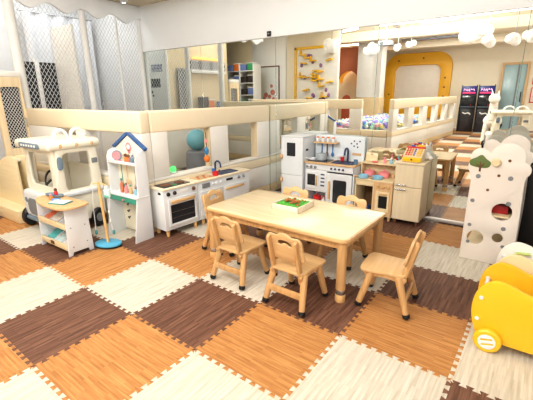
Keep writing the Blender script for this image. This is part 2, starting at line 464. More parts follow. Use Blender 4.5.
# ------------------------------------------------------------------ net enclosure (play frame) beyond the fence
NX = -2.6
r = thing('net_enclosure', 'white framed climbing enclosure with diamond netting and a wavy white valance', 'play frame', (NX, 0, 0))
def post(y, rad): MB().cyl((0, y, 0), (0, y, 2.74), rad, n=16).build('post', NETM, r)
post(-.045, .04); post(-1.0, .045); post(-1.95, .06); post(-.46, .018)
lo = []
n = 140; y0, y1 = -3.4, -.01
for k in range(n + 1):
    y = y0 + (y1 - y0) * k / n
    lo.append((y, 2.525 - .045 * math.cos((y + .31) * 2 * PI / .47) ))
MB().plate([lo + [(y1, 2.755), (y0, 2.755)]], .05, YZ @ T(0, 0, .05)).build('valance', paint('valance_white', (238, 240, 242), .5), r)
mb = MB(); ya, yb, za, zb = -1.95, -.05, 1.0, 2.56
for sgn in (1, -1):
    sl = 1.55 * sgn; k = -60
    while k < 90:
        z0 = za + k * .085
        # line z = z0 + sl*(y-ya)
        pts = []
        for y in (ya, yb):
            pts.append((y, z0 + sl * (y - ya)))
        (a, za_), (b, zb_) = pts
        def clip(y_, z_): return y_, z_
        ys = sorted([max(ya, min(yb, ya + (za - z0) / sl)), max(ya, min(yb, ya + (zb - z0) / sl))])
        if ys[1] - ys[0] > .01:
            A = Vector((0, ys[0], z0 + sl * (ys[0] - ya))); B = Vector((0, ys[1], z0 + sl * (ys[1] - ya)))
            mb.tube([A, B], .0035, n=3)
        k += 1
mb.build('net', paint('net_shade_grey', (206, 209, 212), .6), r)  # white net coloured grey: its shade is put into the base colour
MB().box(-.06, .06, -1.88, -.09, .86, 1.03, .02).build('rail', PADB, r)
MB().box(-.03, .03, -1.88, -.09, 0, .86, .01).build('lower_panel', PADW, r)

# inside the play frame: pale wall and dark door openings seen through the net
struct(MB().box(-4.3, -4.2, -1.9, .06, 0, 3.1, 0).build('wall_play_area', paint('wall_play', (236, 238, 240), .7)))
struct(MB().box(-4.32, -4.2, -4.0, -1.9, 0, 3.1, 0).build('wall_nook', paint('wall_nook', (226, 208, 172), .7)))
def lattice(mb, ya, yb, za, zb, st, sl0=1.3, rad=.006, x=0):
    for sgn in (1, -1):
        sl = sl0 * sgn
        for k in range(-80, 120):
            z0 = za + k * st
            ys = sorted([max(ya, min(yb, ya + (za - z0) / sl)), max(ya, min(yb, ya + (zb - z0) / sl))])
            if ys[1] - ys[0] > .008: mb.tube([(x, ys[0], z0 + sl * (ys[0] - ya)), (x, ys[1], z0 + sl * (ys[1] - ya))], rad, n=3)
    return mb
r = thing('lattice_screen', 'tall dark lattice screen, seen in the mirror between two net posts', 'screen', (-4.13, -2.27, 0))
MB().box(-.01, .01, -.17, .17, .0, 2.0, .003).build('panel', paint('screen_dark', (70, 64, 64), .6), r)
lattice(MB(), -.17, .17, .3, 2.0, .11, x=.016).build('lattice', NETM, r)
r = thing('lattice_screen', 'long dark lattice band above a white rail, seen in the mirror beyond the netting', 'screen', (-4.13, -3.15, 0))
MB().box(-.01, .01, -.66, .62, 1.98, 2.20, .003).build('panel', paint('screen_dark2', (34, 32, 34), .6), r)
lattice(MB(), -.66, .62, 1.98, 2.20, .11, rad=.008, x=.016).build('lattice', NETM, r)
MB().box(-.03, .05, -.66, .62, 1.90, 1.98, .01).build('rail', NETM, r)
for z in (.0, 1.0): MB().box(-.05, .22, -.66, .62, z, z + .03, .004).build('ledge', NETM, r)
MB().box(-.04, .02, -.6, .5, 2.24, 2.28, .006).build('warm_lamp', paint('warm_lamp', (255, 190, 90), .5, emit=2.5), r)
for k, (y, h, m_, lb) in enumerate(((-.35, .16, paint('bx_blue', (110, 130, 180), .5), 'blue toy box on the white ledge below the lattice band, seen in the mirror'), (.12, .2, ORANGE, 'orange toy box on the white ledge below the lattice band, seen in the mirror'), (.34, .26, paint('bx_dark', (60, 52, 50), .5), 'dark toy box on the white ledge below the lattice band, seen in the mirror'))):
    q = thing('toy_box', lb, 'box', (-4.02, -3.15 + y, 1.031)); MB().box(-.09, .09, -.10, .10, 0, h, .008).build('box_body', m_, q); MB().box(-.095, .095, -.105, .105, h + .0005, h + .03, .006).build('lid', BLACK if k == 2 else PAPER, q)
r = thing('lattice_door', 'black lattice door seen through the netting above the toy bus', 'door', (-3.80, -1.18, 0))
MB().box(-.02, .02, -.30, .28, .0, 1.92, .006).build('panel', BLACK, r)
MB().box(-.03, .03, -.05, .02, .0, 1.96, .01).build('stile', NETM, r)
for q in (-.34, .28): MB().box(-.03, .03, q, q + .05, .0, 1.96, .01).build('stile', NETM, r)
r = thing('curtain', 'pale folded curtain seen through the netting beside the mirror', 'curtain', (-4.0, -.1, 0))
MB().slab(lambda u, v: (.04 * math.sin(u * 26) , -1.1 + u * 1.15, 2.7 * v), 90, 2, (.012, 0, 0)).build('fabric', paint('curtain_white', (228, 231, 236), .8), r)
MB().cyl((0, -1.15, 2.71), (0, .1, 2.71), .015).build('rod', STEEL, r)
r = thing('ceiling_strip_light', 'short white ceiling light above the netting', 'ceiling light', (-3.1, -1.35, 2.70))
MB().box(-.05, .05, -.14, .14, 0, .04, .01).build('diffuser', paint('lamp_soft', (255, 250, 240), .4, emit=3), r)
MB().box(-.06, .06, -.15, .15, .04, .06, .004).build('housing', WHITE, r)

# wooden gate with black mesh
r = thing('mesh_gate', 'pale wooden gate with a tall rounded black mesh window, beside the netting', 'gate', (-2.47, -2.0, 0))
MB().plate([rrect(-.345, -.03, 0, 1.62, .01), list(reversed(rrect(-.275, -.055, .74, 1.50, .03)))], .05, YZ, .004).build('frame', wood('gate_wood', (226, 204, 166), (238, 220, 188), 'z'), r)
MB().box(-.03, -.02, -.28, -.05, .73, 1.51, 0).build('backing', BLACK, r)
mb = MB()
for sgn in (1, -1):
    for k in range(-14, 46):
        z0 = .74 + k * .05; sl = 1.4 * sgn; ya, yb, za, zb = -.275, -.055, .74, 1.5
        ys = sorted([max(ya, min(yb, ya + (za - z0) / sl)), max(ya, min(yb, ya + (zb - z0) / sl))])
        if ys[1] - ys[0] > .008: mb.tube([(.0, ys[0], z0 + sl * (ys[0] - ya)), (.0, ys[1], z0 + sl * (ys[1] - ya))], .0028, n=3)
mb.build('mesh', NETM, r)
MB().box(-.03, .03, -.345, -.03, 1.62, 1.69, .015).build('top_pad', PADW, r)
MB().cyl((.03, -.05, 1.0), (.03, -.05, 1.12), .008).build('handle', STEEL, r)
# ------------------------------------------------------------------ table
r = thing('play_table', 'rectangular pale wooden childrens table with rounded corners and round legs', 'table', (1.436, -1.765, 0), -.035)
hx, hy = .655, .375
MB().plate([rrect(-hx, hx, -hy, hy, .05)], .026, T(0, 0, .452), .005).build('tabletop', TABLEE, r)
MB().plate([rrect(-hx + .012, hx - .012, -hy + .012, hy - .012, .04)], .004, T(0, 0, .4655), .0012).build('tabletop_surface', TABLET, r)
ap = MB()
for sy in (-1, 1): ap.box(-hx + .06, hx - .06, sy * (hy - .045) - .011, sy * (hy - .045) + .011, .385, .438)
for sx in (-1, 1): ap.box(sx * (hx - .045) - .011, sx * (hx - .045) + .011, -hy + .06, hy - .06, .385, .438)
ap.build('apron', LEGW, r)
for sx in (-1, 1):
    for sy in (-1, 1):
        x, y = sx * (hx - .048), sy * (hy - .048)
        lg = MB().cyl((x, y, .06), (x, y, .44), .033, n=24).build('leg', LEGW, r)
        MB().lathe([(.0335, 0), (.0345, .004), (.0345, .03), (.0335, .034)], T(x, y, .058)).build('metal_collar', STEEL, lg)
        MB().lathe([(.034, 0), (.036, .004), (.036, .05), (.032, .058)], T(x, y, 0)).build('foot', BIRCHZ, lg)

# planter tray on the table
r = thing('planter_tray', 'square pale wooden tray of green moss and brown bits on the table', 'tray', (1.412, -1.725, .4677), -.02)
w = .128
t = MB().box(-w, w, -w, w, 0, .008, .002)
for a in (0, 1, 2, 3): t.box(-w, w, -w, -w + .012, 0, .05, .003, RZ(a * PI / 2))
t.build('box', wood('tray_wood', (232, 216, 190), (246, 236, 216), 'x'), r)
MB().grid(lambda u, v: ((u - .5) * .236, (v - .5) * .236, .036 + .010 * math.sin(u * 31 + 2 * math.sin(v * 17)) * math.cos(v * 27) + .006 * math.sin(u * 60) * math.sin(v * 55)), 60, 60).build('moss', GREEN, r)['kind'] = 'stuff'
mb = MB()
for k in range(18):
    a = random.uniform(-.06, .06) + .0; b = random.gauss(0, .018)
    mb.ball((a, b, .052 + random.uniform(0, .018)), .011, (1.3, 1, .8), 8)
for k in range(12): mb.ball((random.uniform(-.1, .1), random.uniform(-.1, .1), .044), .009, n=8)
mb.build('bark_bits', paint('bark', (176, 104, 60), .7, var=.3, scale=60), r)['kind'] = 'stuff'

# ------------------------------------------------------------------ chairs (face +y)
def chair_proto(label, loc, rz):
    r = thing('child_chair', label, 'chair', loc, rz, 'small wooden chairs around the table')
    out = spline([(-.122, -.125), (0, -.135), (.122, -.125), (.138, 0), (.150, .115), (.125, .158), (0, .168), (-.125, .158), (-.150, .115), (-.138, 0)], 5)
    MB().plate([out], .02, T(0, 0, .272), .005).build('seat', CHAIRW, r)
    for sx in (-1, 1):
        for nm, foot, top in (('leg', (.150 * sx, -.165, 0), (.118 * sx, -.085, .262)), ('leg', (.146 * sx, .160, 0), (.118 * sx, .085, .262))):
            f, t = Vector(foot), Vector(top); d = (t - f)
            lg = MB().cyl(f + d * .10, t, .0205, .0255, n=14).build(nm, LEGW, r)
            MB().cyl(f + d * .022 , f + d * .14, .0225, .0235, n=14).build('rubber_foot', RUBBER, lg)
        sb = MB().plate([spline([(-.115, .225), (0, .238), (.115, .225), (.125, .262), (0, .262), (-.125, .262)], 4)], .018, T(sx * .118, 0, 0) @ YZ, .003)
        sb.build('side_rail', LEGW, r)
        # upright slat, leaning back
        M = T(sx * .104, -.096, .185) @ RX(math.radians(13.5))
        up = MB().plate([rrect(-.018, .018, 0, .335, .017)], .022, M @ YZ, .004).build('upright', LEGW, r)
        MB().cyl((sx * .104 - .012, -.104, .203), (sx * .104 + .012, -.104, .203), .011, n=12).build('bolt', RUBBER, up)
    M = T(0, -.074, .185) @ RX(math.radians(13.5))
    o = spline([(-.120, .175), (0, .155), (.120, .175), (.124, .25), (.122, .318), (.100, .345), (.055, .343), (.028, .360), (0, .366), (-.028, .360), (-.055, .343), (-.100, .345), (-.122, .318), (-.124, .25)], 5)
    o = [(x * 1.1, z) for x, z in o]
    h = spline([(-.056, .284), (-.036, .309), (0, .315), (.036, .309), (.058, .284), (.036, .274), (0, .289), (-.036, .274)], 4)
    MB().plate([o, list(reversed(h))], .016, M @ XZ, .004).build('backrest', CHAIRW, r)
    MB().box(-.135, .135, -.140 - .009, -.140 + .009, .10, .145, .004).build('stretcher', LEGW, r)
    return r
c0 = chair_proto('small wooden chair on the near side, first from the table end by the toy oven', (1.237, -2.22, 0), -.03)
dup(c0, (1.768, -2.262, 0), -.05, 'small wooden chair on the near side, in front of the table leg with metal collar')
dup(c0, (2.300, -1.945, 0), PI / 2 + .06, 'small wooden chair standing free at the table end by the drawer cabinet')
dup(c0, (.775, -1.845, 0), -PI / 2 + .06, 'small wooden chair at the table end by the toy oven')
dup(c0, (1.215, -1.49, 0), PI + .02, 'small wooden chair on the far side, behind the planter tray')
dup(c0, (1.765, -1.495, 0), PI - .06, 'small wooden chair on the far side, in front of the wooden toy stove')

# ------------------------------------------------------------------ toy oven and sink along the fence (front looks to local -y)
def knob(x, z, rad, mat, parent, y=0.0, d=.02):
    return MB().cyl((x, y, z), (x, y - d, z), rad, rad * .85, n=16).build('knob', mat, parent)
r = thing('toy_kitchen', 'white toy kitchen with oven, dishwasher and blue sink along the padded fence', 'toy kitchen', (.122, -2.015, 0), math.radians(85.5))
L, D = 1.24, .225
b = MB().box(0, .43, 0, D, .07, .485, .006); b.box(.433, L, 0, D, .07, .485, .006); b.build('cabinet', WHITE, r)
MB().box(-.012, L + .012, -.012, D, .486, .506, .006).build('countertop', COUNTER, r)
for x in (.04, .39, .5, L - .04):
    for y in (.03, D - .03): MB().cyl((x, y, .078), (x, y, 0), .022, .016, n=12).build('leg', BIRCHZ, r)
# oven
dr = MB().plate([rrect(.045, .395, .11, .395, .008), list(reversed(rrect(.068, .372, .135, .33, .006)))], .014, T(0, -.008, 0) @ XZ).build('oven_door', WHITE, r)
MB().box(.066, .374, -.006, -.002, .132, .333, 0).build('window', DARKGL, dr)
MB().box(.07, .37, -.030, -.012, .345, .375, .006).build('handle', BIRCH, dr)
mb = MB()
for z in (.19, .25): mb.box(.07, .37, -.0085, -.006, z, z + .004, 0)
mb.build('rack', STEEL, dr)
for x, m_ in ((.055, BLACK), (.13, BLACK), (.37, BROWN)): knob(x, .445, .021, m_, r)
MB().box(.20, .30, -.004, .0, .43, .46, .001).build('display', PAPER, r)
MB().plate([rrect(.04, .085, .44, .465, .011)], .004, T(-.001, 0, 0) @ YZ, .001).build('hand_slot', BLACK, r)
ct = MB().plate([rrect(.03, .36, .02, .20, .012)], .006, T(0, 0, .509), .002).build('cooktop', DARKGL, r)
for x, q in ((.11, .06), (.28, .055)): MB().lathe([(q - .006, 0), (q, .001), (q, .003), (q - .006, .004)], T(x, .11, .512), n=28).build('burner', BROWN, ct)
bd = MB().plate([rrect(.47, .70, .03, .19, .01)], .006, T(0, 0, .509), .002).build('cutting_area', OAK, r)
mb = MB()
for k in range(7): mb.ball((.50 + .028 * k, .06 + .045 * (k % 3), .513), .016, (1.2, 1, .25), 10)
mb.build('printed_food', paint('food_brown', (190, 110, 60), .5), bd)
# dishwasher / panel half
dd = MB().plate([rrect(.80, 1.14, .11, .385, .008)], .014, T(0, -.008, 0) @ XZ).build('dishwasher_door', WHITE, r)
MB().box(.82, 1.12, -.030, -.012, .335, .36, .006).build('handle', BIRCH, dd)
d2 = MB().plate([rrect(.455, .775, .11, .385, .008)], .014, T(0, -.008, 0) @ XZ).build('cupboard_door', WHITE, r)
MB().plate([rrect(.49, .60, .415, .465, .006)], .006, T(0, -.003, 0) @ XZ, .001).build('display', GREY, r)
MB().plate([rrect(.85, .95, .435, .46, .004)], .006, T(0, -.003, 0) @ XZ, .001).build('display', BLACK, r)
for x in (1.05, 1.13): knob(x, .445, .02, GREY, r)
for x in (.64, .70, .76): knob(x, .44, .016, WHITE, r)
mb = MB().plate([rrect(.80, 1.09, .03, .19, .02), list(reversed(rrect(.815, 1.075, .045, .175, .015)))], .008, T(0, 0, .510), .002)
mb.box(.812, 1.078, .042, .178, .4865, .508, .002)
sk = mb.build('sink', NAVY, r)
MB().tube([(.86, .185, .50)] + [(.86, .185 - .045 + .045 * math.cos(a), .60 + .045 * math.sin(a)) for a in [PI * k / 10 for k in range(11)]] + [(.86, .095, .575)], .010, 10).build('faucet', NAVY, sk)
MB().cyl((.92, .185, .508), (.92, .185, .53), .014).build('tap', STEEL, sk)
KT = lambda x, y, z=.5065: Vector((.122, -2.015, 0)) + Vector((x * math.cos(math.radians(85.5)) - y * math.sin(math.radians(85.5)), x * math.sin(math.radians(85.5)) + y * math.cos(math.radians(85.5)), z))
def pot(name, label, cat, loc, rad, h, mat, rz=0, handle=None, lid=None, hl=.07, group=None):
    r = thing(name, label, cat, loc, rz, group)
    MB().lathe([(rad * .8, 0), (rad * .97, h * .12), (rad, h), (rad * .93, h), (rad * .9, h * .15), (0, h * .12)], n=24, cap=False).build('pot_body', mat, r)
    if handle: MB().cyl((rad * .95, 0, h * .75), (rad + hl, 0, h * .8), .008, .009).build('handle', handle, r)
    if lid:
        ld = MB().lathe([(rad * 1.02, h), (rad, h + .006), (rad * .4, h + .018), (0.001, h + .02)], n=24).build('lid', lid, r)
        MB().ball((0, 0, h + .028), .011).build('lid_knob', handle or mat, ld)
    return r
pot('toy_pot', 'small red toy pot on the counter beside the blue sink', 'toy pot', KT(.745, .06), .036, .045, RED, 2.2, RED, None, .02)
pot('toy_cup', 'blue toy cup standing behind the red pot at the toy sink', 'toy cup', KT(.80, .15, .515) + Vector((0, 0, .0)), .022, .05, paint('cup_blue', (70, 120, 190), .4), 1, None)

# ------------------------------------------------------------------ white fridge and white kitchen at the mirror
FY = -.35
r = thing('toy_fridge', 'tall white toy fridge with a dark ice dispenser beside the white toy kitchen', 'toy fridge', (.41, FY, 0))
MB().box(0, .31, .012, .325, .02, .865, .006).build('cabinet', paint('fridge_white', (226, 231, 234), .4), r)
MB().box(-.006, .316, .0, .325, .866, .882, .006).build('top_panel', WHITE, r)
d1 = MB().plate([rrect(.0, .31, .40, .862, .012)], .016, T(0, .004, 0) @ XZ).build('door', paint('fridge_white', (226, 231, 234), .4), r)
d2 = MB().plate([rrect(.0, .31, .03, .396, .012)], .016, T(0, .004, 0) @ XZ).build('door', paint('fridge_white', (226, 231, 234), .4), r)
ds = MB().plate([rrect(.085, .205, .635, .80, .008)], .008, T(0, -.006, 0) @ XZ, .002).build('ice_dispenser', DARKGL, d1)
MB().ball((.012, -.018, .62), .035, (.55, .6, 1)).build('handle', OAK, d1)
MB().ball((.012, -.018, .33), .035, (.55, .6, 1)).build('handle', OAK, d2)
for x in (.04, .27):
    for y in (.04, .29): MB().cyl((x, y, .03), (x, y, 0), .018).build('foot', GREY, r)
MB().plate([rrect(.07, .13, .70, .725, .011)], .004, T(.3115, 0, 0) @ YZ, .001).build('hand_slot', BLACK, r)

r = thing('toy_kitchen', 'white toy kitchen with back panel, navy sink and oven next to the white fridge', 'toy kitchen', (.735, -.33, 0))
W, D = .645, .30
b = MB()
b.box(0, .016, 0, D, 0, .565); b.box(W - .016, W, 0, D, 0, .565); b.box(.29, .306, .004, D, .0, .565)
b.box(0, W, D - .012, D, .0, .88); b.box(.0, W, .004, D, .02, .036); b.box(0, .30, .004, D, .225, .24)
b.box(0, .30, .0, .012, .235, .50, .003); b.box(0, W, .0, .012, .49, .565, .003)
b.build('cabinet', WHITE, r)
MB().plate([rrect(0, W, .57, .885, .03)], .012, T(0, D - .018, 0) @ XZ).build('back_panel', paint('pale_blue_white', (226, 234, 240), .45), r)
MB().plate([rrect(-.004, W + .004, -.018, D - .02, .02)], .02, T(0, 0, .576), .004).build('countertop', OAK, r)
for k, x in enumerate((.04, .095, .15)): knob(x, .525, .018, GREY, r)
for x in (.36, .41, .46, .51): knob(x, .528, .012, NAVY, r)
ov = MB().plate([rrect(.03, .20, .26, .475, .01)], .012, T(0, -.006, 0) @ XZ).build('microwave_door', WHITE, r)
MB().plate([rrect(.05, .155, .30, .44, .006)], .004, T(0, -.013, 0) @ XZ, .001).build('window', DARKGL, ov)
MB().box(.165, .185, -.03, -.012, .30, .43, .006).build('handle', OAK, ov)
mb = MB()
for k in range(4): mb.box(.225, .275, -.004, .0, .30 + k * .045, .317 + k * .045, .001)
mb.build('control_buttons', NAVY, r)
od = MB().plate([rrect(.312, W - .02, .03, .475, .012), list(reversed(rrect(.39, .56, .12, .40, .02)))], .014, T(0, -.007, 0) @ XZ).build('oven_door', WHITE, r)
MB().box(.385, .565, -.004, .0, .115, .405, 0).build('window', DARKGL, od)
MB().box(.335, .362, -.034, -.014, .16, .38, .008).build('handle', OAK, od)
ct = MB().plate([rrect(.015, .28, .03, .24, .02)], .006, T(0, 0, .589), .002).build('cooktop', DARKGL, r)
mb = MB().plate([rrect(.33, .60, .03, .22, .03), list(reversed(rrect(.345, .585, .045, .205, .02)))], .008, T(0, 0, .590), .002); mb.box(.34, .59, .04, .21, .5865, .589, 0)
sk = mb.build('sink', NAVY, r)
MB().tube([(.46, .235, .585)] + [(.46, .235 - .05 + .05 * math.cos(a), .70 + .05 * math.sin(a)) for a in [PI * k / 10 for k in range(11)]] + [(.46, .135, .675)], .012, 10).build('faucet', NAVY, sk)
MB().box(.02, .33, .17, D - .024, .79, .806, .004).build('shelf', OAK, r)
MB().box(.32, .41, .20, D - .024, .64, .655, .003).build('shelf', WHITE, r)
for x, z in ((.48, .80), (.515, .83), (.55, .80), (.585, .83), (.515, .77), (.56, .76)): MB().ball((x, D - .025, z), .010, (1, .3, 1), 10).build('printed_dot', NAVY, r)
MB().plate([rrect(.50, .61, .66, .69, .004)], .004, T(0, D - .026, 0) @ XZ, .001).build('label_plate', OAK, r)
WK = lambda x, y, z: (.735 + x, -.33 + y, z)
for k, (x, m_, nm) in enumerate(((.10, paint('utensil_blue', (70, 120, 176), .4), 'blue'), (.17, BROWN, 'brown'), (.245, paint('utensil_blue', (70, 120, 176), .4), 'second blue'))):
    q = thing('toy_utensil', nm + ' toy utensil hanging under the shelf of the white toy kitchen', 'toy utensil', WK(x, .262, .66), group='hanging toy utensils')
    MB().cyl((0, 0, .0), (0, 0, .12), .007).build('handle', m_, q)
    MB().ball((0, 0, -.01), .02, (1, .4, 1.4), 12).build('head', m_, q)
q = thing('toy_spice_jar', '', 'toy jar', WK(.06, .22, .8065), group='jars on the small shelf')
for k in range(4):
    q2 = q if k == 0 else dup(q, WK(.06 + .07 * k, .22, .8065), 0, '')
    if k == 0:
        MB().lathe([(.018, 0), (.019, .003), (.019, .04), (.014, .048)]).build('jar_body', WHITE, q); MB().lathe([(.017, .046), (.017, .06)]).build('lid', ORANGE, q)
        bpy.context.view_layer.update()
    q2['label'] = ['little white toy jar nearest the fridge on the kitchen wall shelf', 'little white toy jar second from the fridge on the wall shelf', 'little white toy jar third from the fridge on the wall shelf', 'little white toy jar farthest from the fridge on the wall shelf'][k]
q = pot('toy_kettle', 'pale silver toy pot with lid on the cooktop of the white toy kitchen', 'toy pot', WK(.165, .13, .5925), .062, .075, paint('pale_silver', (186, 198, 206), .3, .3), 1.2, GREY, paint('pale_silver', (186, 198, 206), .3, .3), .04)
q = pot('toy_pan', 'small white toy pan on the cooktop beside the fridge', 'toy pan', WK(.06, .10, .593), .04, .025, WHITE, 3.6, WHITE, None, .05)
pot('toy_cup', 'red toy cup beside the navy faucet of the white toy kitchen', 'toy cup', WK(.41, .185, .596), .022, .05, RED, 0)
pot('toy_cup', 'blue-grey toy cup at the end of the navy sink', 'toy cup', WK(.615, .10, .587), .024, .055, paint('cup_bg', (96, 130, 160), .4), 0)
pot('toy_pot', 'red toy pot in the open lower shelf of the white toy kitchen', 'toy pot', WK(.13, .10, .0365), .05, .10, RED, 0, RED, RED, .03)
q = thing('toy_bottle', 'small white toy bottle beside the red pot in the open lower shelf', 'toy bottle', WK(.23, .08, .0365))
MB().lathe([(.022, 0), (.024, .004), (.024, .07), (.010, .09), (.010, .11)]).build('bottle_body', WHITE, q); MB().lathe([(.012, .11), (.012, .125)]).build('cap', RED, q)

# ------------------------------------------------------------------ wooden toy stove
r = thing('toy_stove', 'natural wood toy stove with open shelf and small oven beside the drawer cabinet', 'toy stove', (1.396, -.33, 0))
W, D = .43, .30
b = MB(); b.box(0, .014, 0, D, .05, .44); b.box(W - .014, W, 0, D, .05, .44); b.box(.205, .219, .004, D, .05, .44)
b.box(0, W, D - .012, D, .05, .63); b.box(0, W, .004, D, .05, .066); b.box(0, .21, .0, .012, .38, .44, .003)
b.build('cabinet', PALEW, r)
MB().box(-.0, W + .002, -.014, D - .013, .44, .458, .005).build('countertop', PALEW, r)
for x in (.03, W - .03):
    for y in (.03, D - .03): MB().cyl((x, y, .055), (x, y, 0), .017, .014, n=12).build('leg', OAK, r)
fp = MB().plate([rrect(.22, W, .07, .438, .006)], .012, T(0, -.006, 0) @ XZ).build('oven_front', OAK, r)
for x in (.265, .325, .385): knob(x, .395, .02, BIRCH, fp, -.012)
od = MB().plate([rrect(.25, .40, .11, .34, .008), list(reversed(rrect(.285, .38, .15, .29, .006)))], .01, T(0, -.017, 0) @ XZ).build('oven_door', PALEW, r)
MB().box(.28, .385, -.014, -.0122, .145, .295, 0).build('window', BLACK, od)
MB().box(.29, .375, -.036, -.022, .305, .32, .004).build('handle', BIRCH, od)
MB().box(.015, .204, D - .022, D - .0125, .067, .435, .001).build('recess_shade_back', paint('recess_shade_brown', (112, 84, 56), .8), r)  # dark brown sheet stands in for the shade inside the open recess
MB().box(.015, .204, .03, D - .024, .0665, .0685, 0).build('recess_shade_floor', paint('recess_shade_brown', (112, 84, 56), .8), r)  # same painted shade on the recess floor
MB().box(-.004, W + .004, .15, D - .012, .60, .616, .004).build('upper_shelf', PALEW, r)
for x in (0, W - .012): MB().box(x, x + .012, .16, D - .013, .458, .60, .002).build('shelf_support', PALEW, r)
mb = MB()
for k in range(7): mb.cyl((.06 + k * .05, D - .014, .57), (.06 + k * .05, D - .045, .572), .006, n=8)
mb.build('hook_row', OAK, r)
WS = lambda x, y, z: (1.395 + x, -.33 + y, z)
PB = 'toy pans on the wooden stove'
pot('toy_pan', 'light blue toy pan on the wooden stove counter, nearer the white kitchen', 'toy pan', WS(.075, .035, .4585), .062, .034, LBLUE, -2.2, OAK, None, .06, PB)
pot('toy_pan', 'light blue toy pan on the wooden stove counter, nearer the drawer cabinet', 'toy pan', WS(.235, .045, .4585), .062, .034, LBLUE, -2.0, OAK, None, .06, PB)
pot('toy_pot', 'pink lidded toy pot behind the blue pan nearer the white kitchen', 'toy pot', WS(.10, .175, .4585), .062, .05, PINK, 1.2, PINK, PINK, .01, PB)
pot('toy_pot', 'pink lidded toy pot behind the blue pan nearer the drawer cabinet', 'toy pot', WS(.265, .185, .4585), .062, .05, PINK, 1.2, PINK, PINK, .01, PB)
q = thing('toy_food', 'small cluster of toy shakers on the stove counter against the drawer cabinet', 'toy food', WS(.375, .20, .4585))
mb = MB()
for a, b_, h in ((-.02, 0, .05), (.015, .02, .06), (.0, -.035, .045)): mb.lathe([(.014, 0), (.016, .004), (.012, h * .8), (.009, h)], T(a, b_, 0), n=12)
mb.build('shakers', OAK, q)
pot('toy_pot', 'blue toy pot in the dark open shelf of the wooden stove', 'toy pot', WS(.11, .09, .069), .05, .06, paint('pot_navy', (40, 78, 130), .4), 0, BLACK, None, .02)
q = thing('cutting_board', 'small pale cutting board leaning on the upper shelf of the wooden stove', 'cutting board', WS(.09, .235, .618), 0)
MB().plate([rrect(-.07, .07, 0, .10, .012)], .010, RX(math.radians(-14)) @ XZ).build('board', PALEW, q)
MB().cyl((0, .018, .085), (0, -.012, .082), .007, n=10).build('peg', OAK, q)
def figure(name, label, loc, c1, c2, h=.07):
    q = thing(name, label, 'toy figure', loc)
    MB().lathe([(.014, 0), (.019, .006), (.016, h * .5), (.008, h * .66)], n=14).build('body', c1, q)
    MB().ball((0, 0, h * .8), h * .2, n=12).build('head', c2, q); return q
figure('toy_figure', 'pink toy figure on the upper stove shelf beside the cutting board', WS(.26, .20, .6165), PINK, PINK)
figure('toy_figure', 'light blue toy figure on the upper stove shelf next to the pink one', WS(.33, .20, .6165), LBLUE, PLUSH)
figure('toy_figure', 'white and red toy figure at the cabinet end of the upper stove shelf', WS(.385, .21, .6165), WHITE, RED)
q = thing('toy_apple', 'flat pink toy plate lying in front of the cutting board on the upper stove shelf', 'toy plate', WS(.15, .185, .6165)); q.name = 'toy_plate'
MB().lathe([(.02, 0), (.034, .006), (.036, .012), (.03, .010), (0, .006)], n=20, cap=False).build('plate_body', paint('hot_pink', (238, 110, 120), .4), q)

# ------------------------------------------------------------------ drawer cabinet
r = thing('drawer_cabinet', 'pale veneered cabinet with two doors and metal bar handles beside the mirror', 'cabinet', (1.832, -.33, 0))
W, D = .285, .32
MB().box(0, W, .012, D, .05, .66, .003).build('cabinet_body', CABW, r)
MB().box(-.004, W + .004, -.004, D, .661, .681, .003).build('top', CABW, r)
for z0, z1, hz in ((.425, .656, .447), (.055, .42, .395)):
    d = MB().plate([rrect(.002, W - .002, z0, z1, .004)], .016, T(0, .003, 0) @ XZ).build('door', CABW, r)
    h = MB().cyl((.02, -.03, hz), (.13, -.03, hz), .006, n=10)
    for x in (.03, .12): h.cyl((x, -.03, hz), (x, -.004, hz), .005, n=8)
    h.build('handle', STEEL, d)
for x in (.03, W - .03):
    for y in (.03, D - .03): MB().cyl((x, y, .055), (x, y, 0), .016, .013, n=12).build('leg', BROWN, r)
CB = lambda x, y, z=.6815: (1.832 + x, -.33 + y, z)
r = thing('toy_cash_register', 'yellow and cream toy cash register with coloured keys on the drawer cabinet', 'toy cash register', CB(.145, .125), -.02)
prof = [(-.075, 0), (.075, 0), (.075, .125), (.045, .13), (-.06, .06), (-.075, .055)]
MB().plate([prof], .19, YZ, .004).build('register_body', PALEW, r)
dw = MB().box(-.093, .093, -.090, -.074, .006, .052, .004).build('drawer', YEL, r)
MB().ball((0, -.092, .03), .010).build('drawer_knob', BROWN, dw)
mb = MB(); sl = math.atan2(.07, .105)
def onsl(x, t, e): return (x, -.06 + .105 * t - e * math.sin(sl), .06 + .07 * t + e * math.cos(sl))
for nm, m_, cols in (('keys_red', RED, (-.07, -.045)), ('keys_blue', paint('key_blue', (50, 90, 190), .4), (.01,)), ('keys_yellow', YEL, (.045, .07)), ('keys_cream', ORANGE, (-.02,))):
    mb = MB()
    for x in cols:
        for t in (.15, .38, .61, .84): mb.ball(onsl(x, t, .003), .0095, n=10)
    mb.build('keys', m_, r)
MB().box(-.095, .095, .045, .078, .128, .146, .004).build('top_bar', RED, r)
MB().box(.02, .085, .045, .07, .147, .168, .004).build('display', YEL, r)
MB().box(-.05, -.01, .05, .075, .147, .160, .003).build('coin_slot', paint('key_blue', (50, 90, 190), .4), r)
r = thing('plush_toy', 'white plush animal sitting behind the toy cash register on the cabinet', 'plush toy', CB(.235, .265), -.4)
pl = MB().ball((0, 0, .045), .05, (1.05, .9, .9)); pl.ball((-.02, -.02, .105), .042, (1, .95, .9)); pl.ball((-.035, -.03, .15), .016, (.8, .6, 1.5)); pl.ball((.005, -.01, .15), .016, (.8, .6, 1.5)); pl.ball((.055, 0, .03), .025)
pl.build('plush_body', PLUSH, r)
